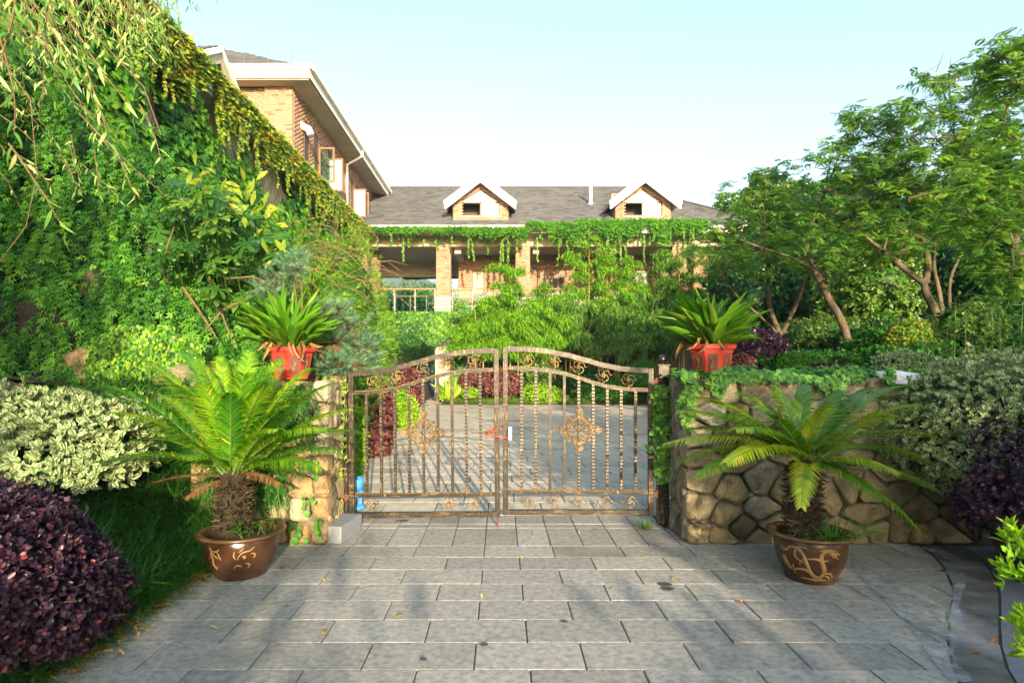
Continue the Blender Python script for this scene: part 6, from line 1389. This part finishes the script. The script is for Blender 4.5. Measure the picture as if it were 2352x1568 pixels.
mass('low blue green ground shrub right of the middle trunk', 2010, 800, 60, 38, 11, 'l_jas', 3500, .07, .03, name='low_shrub', amp=.2)
mass('low green shrubs along the back of the right wall', 1900, 835, 130, 24, 9.5, 'l_jas', 5200, .06, .03, name='low_shrub', amp=.25)
mass('low green shrubs behind the lime patch on the wall', 2080, 830, 110, 30, 9, 'l_jas', 5000, .06, .03, name='low_shrub', amp=.25)
mass('bright green clipped dome beside the forked trunk', 1842, 838, 50, 28, 9.0, 'l_ball', 7000, .028, .016, name='clipped_dome', amp=.03, core=.9, shell=.08)
mass('dark purple bush behind the right planter', 1745, 810, 58, 50, 10, 'l_purple', 5200, .05, .032, name='purple_bush', amp=.08)
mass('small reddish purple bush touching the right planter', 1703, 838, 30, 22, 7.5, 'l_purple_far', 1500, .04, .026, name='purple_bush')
mass('flat purple clipped bush behind the creeper', 1910, 848, 50, 12, 8.2, 'l_purple', 1600, .035, .02, name='purple_bush')
mass('olive clipped mound behind the tall weeds', 2105, 790, 65, 50, 9.5, 'l_ivy_autumn', 6500, .04, .022, name='clipped_mound', amp=.05, core=.9, shell=.1, bias=-.1)
mass('pale variegated bush among the weeds', 2080, 838, 60, 30, 8, 'l_varieg', 2200, .05, .022, name='variegated_bush')
mass('dark bush behind the tall weeds at the right edge', 2270, 780, 120, 80, 9.5, 'l_ever', 6500, .09, .045, amp=.2)
mass('dark red tinged bush under the right mimosa', 2240, 742, 60, 40, 9, 'l_ever2', 2500, .06, .03)
# tall weeds
def weed(u, vb, vt, Y, kind, label):
    b = at(u, vb, Y); t = at(u + random.gauss(0, 8), vt, Y); root = empty('tall_weed', b, label, 'weed', 'tall weeds behind the right wall'); m = MB(); m.tube([b, ((b[0] + t[0]) / 2, Y, (b[2] + t[2]) / 2), t], [.006, .005, .002], 4); Ps, Ds = [], []
    Hh = t[2] - b[2]; n = int(max(20, Hh * (95 if kind else 30)))
    B = [(Vector(b), Vector(t))]
    if not kind:
        for _ in range(5):
            f = random.uniform(.3, .8); p = Vector(b).lerp(Vector(t), f); q = p + Vector((random.gauss(0, .16), random.gauss(0, .1), Hh * random.uniform(.12, .28))); m.tube([p, q], [.003, .0015], 4); B.append((p, q))
    m.build('stem', M['greenstem'], root)
    for p, q in B:
        k = n if p == B[0][0] else n // 3
        for j in range(k):
            f = (.15 + .85 * j / k); s_ = p.lerp(q, f); a = j * 2.4; Ps.append(tuple(s_)); Ds.append((math.cos(a), math.sin(a), .55 if kind else .1))
    n = len(Ps); scatter('leaves', 'lance', Ps, Ds, np.tile([0, -.2, 1.], (n, 1)) + .25 * rdir(n), (.07 if kind else .11) * (.6 + .7 * RS.rand(n)), .010 if kind else .024, M['l_weed'], root)
wl2 = ['narrow leaved weed spike nearest the middle trunk', 'tall narrow leaved weed spike', 'short weed spike behind the creeper', 'second short weed spike', 'weed spike left of the variegated bush']
for i, (u, vt) in enumerate([(2057, 792), (2126, 745), (2108, 808), (2092, 815), (2140, 800)]): weed(u, 862, vt, 6.6, 1, wl2[i])
wl3 = ['branching weed reaching highest at the right', 'branching leafy weed leaning left', 'branching weed beside the double trunk', 'leafy weed in the middle of the weed patch', 'leafy weed above the variegated shrub', 'weed at the right edge of the patch', 'bushy weed behind the lime patch', 'bushy weed left of the variegated shrub', 'broad weed at the far right edge', 'thin weed between two bushy ones']
for i, (u, vt) in enumerate([(2280, 650), (2140, 700), (2190, 680), (2220, 720), (2300, 720), (2340, 690), (2170, 760), (2240, 770), (2350, 760), (2260, 800)]): weed(u, 865, vt, 6.9 + random.uniform(-.2, .8), 0, wl3[i])

# mimosa trees
def mimosa(label, Y, trunk, limbs, pads, rt, group='mimosa trees on the right bank', nper=42, L=.19, mat='l_mimosa', dead=()):
    z0 = at(*trunk[0], Y); root = empty('mimosa_tree', (z0[0], Y, z0[2]), label, 'tree', group)
    def path(pl, dy=0): return [Vector(at(u, v, Y + dy * i / max(1, len(pl) - 1))) for i, (u, v) in enumerate(pl)]
    def smooth(P):
        for _ in range(2): P = [P[0]] + [p for a, b in zip(P, P[1:]) for p in (a * .75 + b * .25, a * .25 + b * .75)] + [P[-1]]
        return P
    P0 = smooth(path(trunk)); n = len(P0); MB().tube(P0, [rt * (1 - .35 * i / n) for i in range(n)], 9).build('trunk', M['bark'], root, smooth=True)
    nodes = list(P0[n // 2:])
    for li, (pl, r0, dy) in enumerate(limbs):
        P1 = smooth(path(pl, dy)); k = len(P1); MB().tube(P1, [r0 * (1 - .75 * i / k) for i in range(k)], 7).build('limb', M['bark'], root, smooth=True); nodes += P1[k // 3:]
    Ps, Ds, tw = [], [], MB()
    for (u, v, ru, rv, *rest) in pads:
        s_ = Y / F; dyp = rest[0] if rest else 0; c = Vector(at(u, v, Y + dyp)); nn_ = int(nper * (ru * rv) / 7800) + 5
        near = min(nodes, key=lambda q: (q - c).length); tw.tube([near, near.lerp(c, .5) + Vector((0, 0, .12)), c], [.022, .014, .007], 5, cap=False)
        for _ in range(nn_):
            a = random.uniform(0, 6.28); r = math.sqrt(random.random()); p = c + Vector((math.cos(a) * r * ru * s_, math.sin(a) * r * ru * s_ * .9, (random.uniform(-1.0, 1.1) - .5 * r * r) * rv * s_)); md = c.lerp(p, .5) + Vector((0, 0, .05)); tw.tube([c, md, p], [.006, .004, .002], 3, cap=False)
            for j in range(11):
                aa = j * 2.4 + a; el = random.uniform(-.7, .5); Ps.append(tuple(p + Vector((random.gauss(0, .05), random.gauss(0, .05), random.gauss(0, .04))))); Ds.append((math.cos(aa), math.sin(aa), el))
    for (x0, y0, x1, y1) in dead: MB().tube([at(x0, y0, Y), at((x0 + x1) / 2 + random.gauss(0, 3), (y0 + y1) / 2 + random.gauss(0, 3), Y), at(x1, y1, Y)], [.010, .006, .003], 4, cap=False).build('dead_twig', M['bark'], root)
    tw.build('twigs', M['bark'], root, kind='stuff'); n = len(Ps); rn = np.clip(np.repeat(RS.rand(n // 11), 11) * .6 + .4 * RS.rand(n), 0, 1)
    scatter('crown', 'feather', Ps, Ds, np.tile([0, -.1, 1.], (n, 1)) + .25 * rdir(n), L * (.6 + .6 * RS.rand(n)), L * .85, M[mat], root, rn)
    return root
mimosa('forked mimosa nearest the house, with a slim v shaped trunk', 14, [(1800, 845), (1799, 800), (1792, 765)], [([(1792, 768), (1770, 720), (1762, 650), (1770, 590), (1755, 520)], .07, -.3), ([(1797, 766), (1830, 700), (1850, 640), (1838, 560), (1850, 480)], .06, .5), ([(1790, 770), (1740, 720), (1690, 680), (1650, 620)], .04, -.8)],
       [(1760, 395, 55, 32), (1715, 450, 70, 38), (1800, 440, 80, 45), (1690, 520, 80, 40), (1780, 520, 110, 45), (1860, 500, 90, 45), (1720, 575, 110, 35, -.8), (1830, 590, 100, 30, -.8), (1640, 590, 70, 30, -1), (1660, 545, 60, 30)], .075)
mimosa('crooked single trunked mimosa in the middle of the right bank', 12, [(1951, 845), (1948, 780), (1930, 728), (1905, 690), (1880, 640), (1868, 610)], [([(1868, 612), (1850, 560), (1870, 500), (1900, 430)], .05, .3), ([(1875, 625), (1820, 590), (1750, 570), (1700, 550)], .035, -.6), ([(1885, 645), (1900, 590), (1940, 540), (1985, 500), (2010, 440)], .045, .2), ([(1950, 560), (2010, 470), (2045, 400), (2060, 330)], .035, .5)],
       [(1960, 300, 65, 40), (2010, 270, 70, 38), (1935, 370, 90, 42), (1900, 440, 110, 45), (2000, 400, 90, 50), (2060, 330, 80, 45), (1950, 500, 120, 45), (1850, 540, 90, 35), (2060, 440, 90, 50), (1920, 580, 110, 30, -.6), (2020, 560, 90, 35, -.5)], .085, L=.17)
mimosa('double trunked mimosa rising behind the tall weeds', 11, [(2158, 760), (2152, 720), (2125, 670), (2120, 640)], [([(2122, 650), (2080, 620), (2020, 570), (1990, 545)], .07, -.3), ([(2125, 650), (2135, 600), (2110, 520), (2080, 440)], .07, .3), ([(2170, 760), (2160, 680), (2140, 600), (2160, 500), (2200, 400)], .05, .4), ([(2190, 760), (2175, 650), (2210, 580), (2240, 500)], .04, .6)],
       [(2110, 240, 85, 40), (2180, 190, 75, 42), (2250, 240, 90, 50), (2150, 320, 110, 50), (2230, 350, 110, 55), (2080, 380, 90, 45), (2150, 440, 120, 50), (2050, 520, 90, 35), (2240, 470, 120, 55), (2130, 540, 110, 35, -.5), (2290, 300, 90, 50)], .08, L=.17,
       dead=[(2200, 195, 2118, 168), (2118, 168, 2170, 140), (2118, 168, 2145, 178), (2180, 185, 2185, 130), (2185, 150, 2230, 120), (2200, 190, 2215, 140), (2150, 165, 2168, 118)])
mimosa('nearest mimosa entering from the right edge with a broken branch', 7.2, [(2420, 760), (2380, 640), (2320, 560), (2275, 470), (2225, 430)], [([(2225, 432), (2205, 410), (2190, 395)], .03, 0), ([(2240, 440), (2150, 440), (2085, 455)], .022, -.3), ([(2225, 430), (2240, 380), (2270, 340), (2300, 300)], .025, .3), ([(2330, 575), (2345, 480), (2360, 360), (2370, 240)], .035, .3)],
       [(2300, 130, 60, 40), (2350, 110, 70, 45), (2340, 200, 90, 45), (2280, 400, 90, 45), (2340, 330, 80, 50), (2230, 500, 90, 40, -.3), (2310, 520, 90, 60, -.5), (2350, 440, 70, 60), (2190, 420, 60, 30, -.3), (2330, 620, 60, 40, -.6)], .075, L=.13, mat='l_mimosa', nper=42)

# willow branches hanging in from the upper left
wt = empty('willow_tree', (-3.6, 2.2, 0), 'hanging willow branches with long grey green leaves at the upper left corner', 'tree')
MB().tube([(-4.6, 1.6, -.05), (-4.5, 1.7, 2), (-4.2, 2.0, 3.8), (-3.4, 2.6, 5.0)], [.16, .14, .11, .05], 9).build('trunk', M['bark'], wt, smooth=True)
Ps, Ds, Ls, m = [], [], [], MB()
def wstrand(u, v, Y, L, seg=.045, lf=.10, dens=1, dx=.25):
    p = Vector(at(u, v, Y)); d = Vector((random.gauss(dx, .2), random.gauss(0, .12), -.45 + random.gauss(0, .2))); pts = []
    k = 0
    while k * seg < L:
        pts.append(tuple(p)); d.z -= .05; d.normalize(); p = p + d * seg; k += 1; d += Vector((random.gauss(0, .06), random.gauss(0, .05), 0))
        for _ in range(dens): Ps.append(tuple(p)); a = k * 2.6 + random.random(); Ds.append((math.cos(a) * .55 + d.x * .4, math.sin(a) * .5, -.75 + random.gauss(0, .25))); Ls.append(lf * random.uniform(.6, 1.15))
    m.tube(pts, [.004 * (1 - .7 * i / len(pts)) for i in range(len(pts))], 4, cap=False)
for _ in range(150):
    u = random.uniform(-60, 400); v = random.uniform(-170, 130 - .3 * max(0, u)); wstrand(u, v, random.uniform(3.6, 5.2), random.uniform(.25, .6), lf=.085)
for _ in range(22): wstrand(random.uniform(-60, 240), random.uniform(100, 400), random.uniform(4, 5.2), random.uniform(.25, .5), lf=.075)
for (u, v, Y_, L) in ((40, -60, 2.0, .55), (150, 40, 2.1, .45), (0, 90, 2.2, .4), (200, 160, 2.4, .35), (20, 330, 2.2, .4), (320, 240, 3.4, .4), (260, 330, 3.2, .35), (100, 20, 2.3, .35)): wstrand(u, v, Y_, L, seg=.05, lf=.085)
for pl in ([(60, -20), (110, 110), (160, 200), (190, 240)], [(0, 130), (70, 230), (85, 400), (60, 520), (0, 600)], [(180, 260), (300, 380), (380, 450)], [(200, 60), (330, 200), (370, 310)], [(-20, 40), (60, 90), (150, 60)]):
    P_ = [at(u, v, 3.0) for u, v in pl]; MB().tube(P_, [.0026, .0024, .002, .0018, .0012][:len(P_)], 5).build('branch', M['twig'], wt)
m.build('twigs', M['twig'], wt, kind='stuff'); n = len(Ps); scatter('foliage', 'lance', Ps, Ds, rdir(n) + np.array([0, -.6, .4]), Ls, .014, M['l_willow'], wt)

# ------------------------------------------------------------------ litter
def fallen(u, v, tone, label, L=.075):
    x, y = G(u, v); a = random.uniform(0, 6.28)
    o = scatter('fallen_leaf', 'lance', [(x, y, .013)], [(math.cos(a), math.sin(a), .10)], [(0, 0, 1)], L, L * .32, M['l_fallen'], None, np.array([tone])); return tag(o, label, 'leaf', 'dry leaves scattered over the paving')
for u, v, t, lb in ((741, 1462, .5, 'yellow leaf on the paving nearest the purple shrub'), (930, 1417, .5, 'curled yellow leaf left of the paving centre'), (1105, 1330, .95, 'pale split leaf across a joint in the centre of the paving'), (1105, 1365, .9, 'thin pale leaf just below the split one'), (1195, 1278, .6, 'tan curled leaf under the gate opening'),
        (1375, 1218, .1, 'orange leaf at the foot of the right gate leaf'), (1330, 1222, .9, 'pale leaf beside the drop bolt side of the right gate leaf'), (1450, 1248, .5, 'yellow leaf before the right gate post'), (1468, 1270, .55, 'pair forming yellow leaf below the right gate post'), (1520, 1265, .2, 'brown leaf near the corner of the right wall'), (1405, 1358, .8, 'pale crescent leaf right of the dark stains'),
        (1690, 1380, .1, 'rusty leaf on a joint left of the dragon pot'), (1760, 1330, .3, 'amber leaf close to the dragon pot'), (1865, 1350, .15, 'orange leaf touching the base of the dragon pot'), (2020, 1372, .1, 'brown leaf right of the dragon pot'), (1960, 1390, .2, 'curled brown leaf in the shadow of the dragon pot'), (2035, 1405, .15, 'rust coloured leaf two rows below the dragon pot'),
        (2150, 1390, .7, 'pale leaf lying on the curved cement joint'), (2230, 1420, .2, 'brown leaf on the curved kerb stones'), (2255, 1500, .1, 'dark orange leaf low on the curved kerb'), (2290, 1470, .1, 'brown leaf on the blue grey side path'), (770, 1300, .9, 'pale green leaf right of the left pot'), (735, 1330, .85, 'straw coloured leaf in the row below the left pot'),
        (655, 1300, .1, 'reddish leaf at the base of the left pot'), (615, 1390, .6, 'tan leaf two rows below the left pot'), (480, 1440, .9, 'long pale leaf near the left paving edge'), (915, 1198, .1, 'reddish leaf beside the wet patch by the left gate leaf'), (1560, 1330, .5, 'small yellow leaf right of the dark stains')): fallen(u, v, t, lb)
P = []
for _ in range(420):
    y = random.uniform(2.4, 4.6); P.append((-2.33 + random.gauss(0, .07) + .02, y, .012 + random.random() * .01))
n = len(P); A = RS.rand(n) * 6.28; o = scatter('leaf_litter', 'lance', P, np.stack([np.cos(A), np.sin(A), .15 * RS.rand(n)], -1), np.tile([0, 0, 1.], (n, 1)) + .3 * rdir(n), .075 * (.4 + .8 * RS.rand(n)), .016, M['l_fallen']); tag(o, 'yellow and brown leaf litter along the left paving edge', 'litter', kind='stuff')

# ------------------------------------------------------------------ trees standing behind the camera, they shade the apron
def shade_tree(x, y, h, r, n, label): tree('roadside_tree', label, (x, y, -.1), h, r, M['l_ever2'], n, .22, .13, tr=.16, whorl=7, core=0, amp=.3, low=-1)
for i, (x, y, h, r, n) in enumerate([(-8.6, -9.5, 9.2, (2.9, 2.2, 4.3), 13000), (-3.4, -10, 9.3, (2.9, 2.0, 4.6), 15000), (-.25, -10.5, 3.75, (1.7, 1.4, 1.8), 5000), (4.3, -10, 3.25, (1.4, 1.5, 1.6), 3800), (7.2, -9.5, 6.9, (2.3, 2.2, 3.3), 10000), (11.6, -9.5, 7.6, (2.6, 2.4, 3.5), 10000), (16.6, -9.5, 8.0, (2.6, 2.4, 3.6), 10000)]):
    shade_tree(x, y, h, r, n, ['far left roadside tree behind the viewer', 'left roadside tree behind the viewer', 'low middle roadside tree behind the viewer', 'small roadside tree right of the middle behind the viewer', 'tall right roadside tree behind the viewer', 'right roadside tree beyond the tall one behind the viewer', 'rightmost roadside tree behind the viewer'][i])

# ------------------------------------------------------------------ air
m = bpy.data.materials.new('pale_air'); m.use_nodes = True; nt = m.node_tree; nt.nodes.remove(nt.nodes['Principled BSDF'])
pv = nt.nodes.new('ShaderNodeVolumePrincipled'); pv.inputs['Density'].default_value = .0006; pv.inputs['Color'].default_value = (.50, .72, 1, 1); pv.inputs['Anisotropy'].default_value = .2
nt.links.new(pv.outputs[0], nt.nodes['Material Output'].inputs['Volume'])
hzb = MB().box(-1420, 1420, -320, 1520, -1.5, 134).build('haze', m); tag(hzb, kind='stuff')

def mark(label, pts, wd, mat, z=.0065):
    V = []; n = len(pts)
    P = [Vector(G(u, v)) for u, v in pts]
    for _ in range(2): P = [P[0]] + [p for a, b in zip(P, P[1:]) for p in (a * .75 + b * .25, a * .25 + b * .75)] + [P[-1]]
    for i, p in enumerate(P):
        t = (P[min(i + 1, len(P) - 1)] - P[max(i - 1, 0)]).normalized(); ww = wd * random.uniform(.5, 1.2); V += [(p.x - t.y * ww, p.y + t.x * ww, z), (p.x + t.y * ww, p.y - t.x * ww, z)]
    o = MB().add(V, [(i * 2, i * 2 + 1, i * 2 + 3, i * 2 + 2) for i in range(len(P) - 1)]).build('paving_mark', mat); return tag(o, label, 'mark')
mark('faint white chalk arc sweeping across the paving before the gate', [(1222, 1212), (1222, 1232), (1205, 1248), (1150, 1272), (1060, 1305), (960, 1332), (870, 1345), (790, 1358)], .006, M['wash'])
mark('faint white chalk line on the left paving rows', [(780, 1366), (740, 1372), (640, 1385), (560, 1392), (470, 1408)], .006, M['wash'])
M['oil'] = flat('dark_oil_spot', (.06, .06, .06), .6)
for lb, c, r in (('dark round stain on the paving right of the centre', (1525, 1342), .045), ('second dark stain just below the round one', (1535, 1352), .04), ('small dark blot on the paving left of the centre', (1112, 1481), .022), ('dark blot on the front paving row near the middle', (1296, 1428), .018), ('dark stain beside the left foot of the gate', (925, 1196), .05), ('dark scratch mark on the second paving row', (972, 1515), .02)):
    x, y = G(*c); k = 11; pts = [(x + r * random.uniform(.5, 1.15) * math.cos(i * 6.28 / k) * 1.5, y + r * random.uniform(.5, 1.15) * math.sin(i * 6.28 / k), .0062) for i in range(k)]
    tag(MB().add(pts, [tuple(range(k))]).build('stain', M['oil']), lb, 'stain')
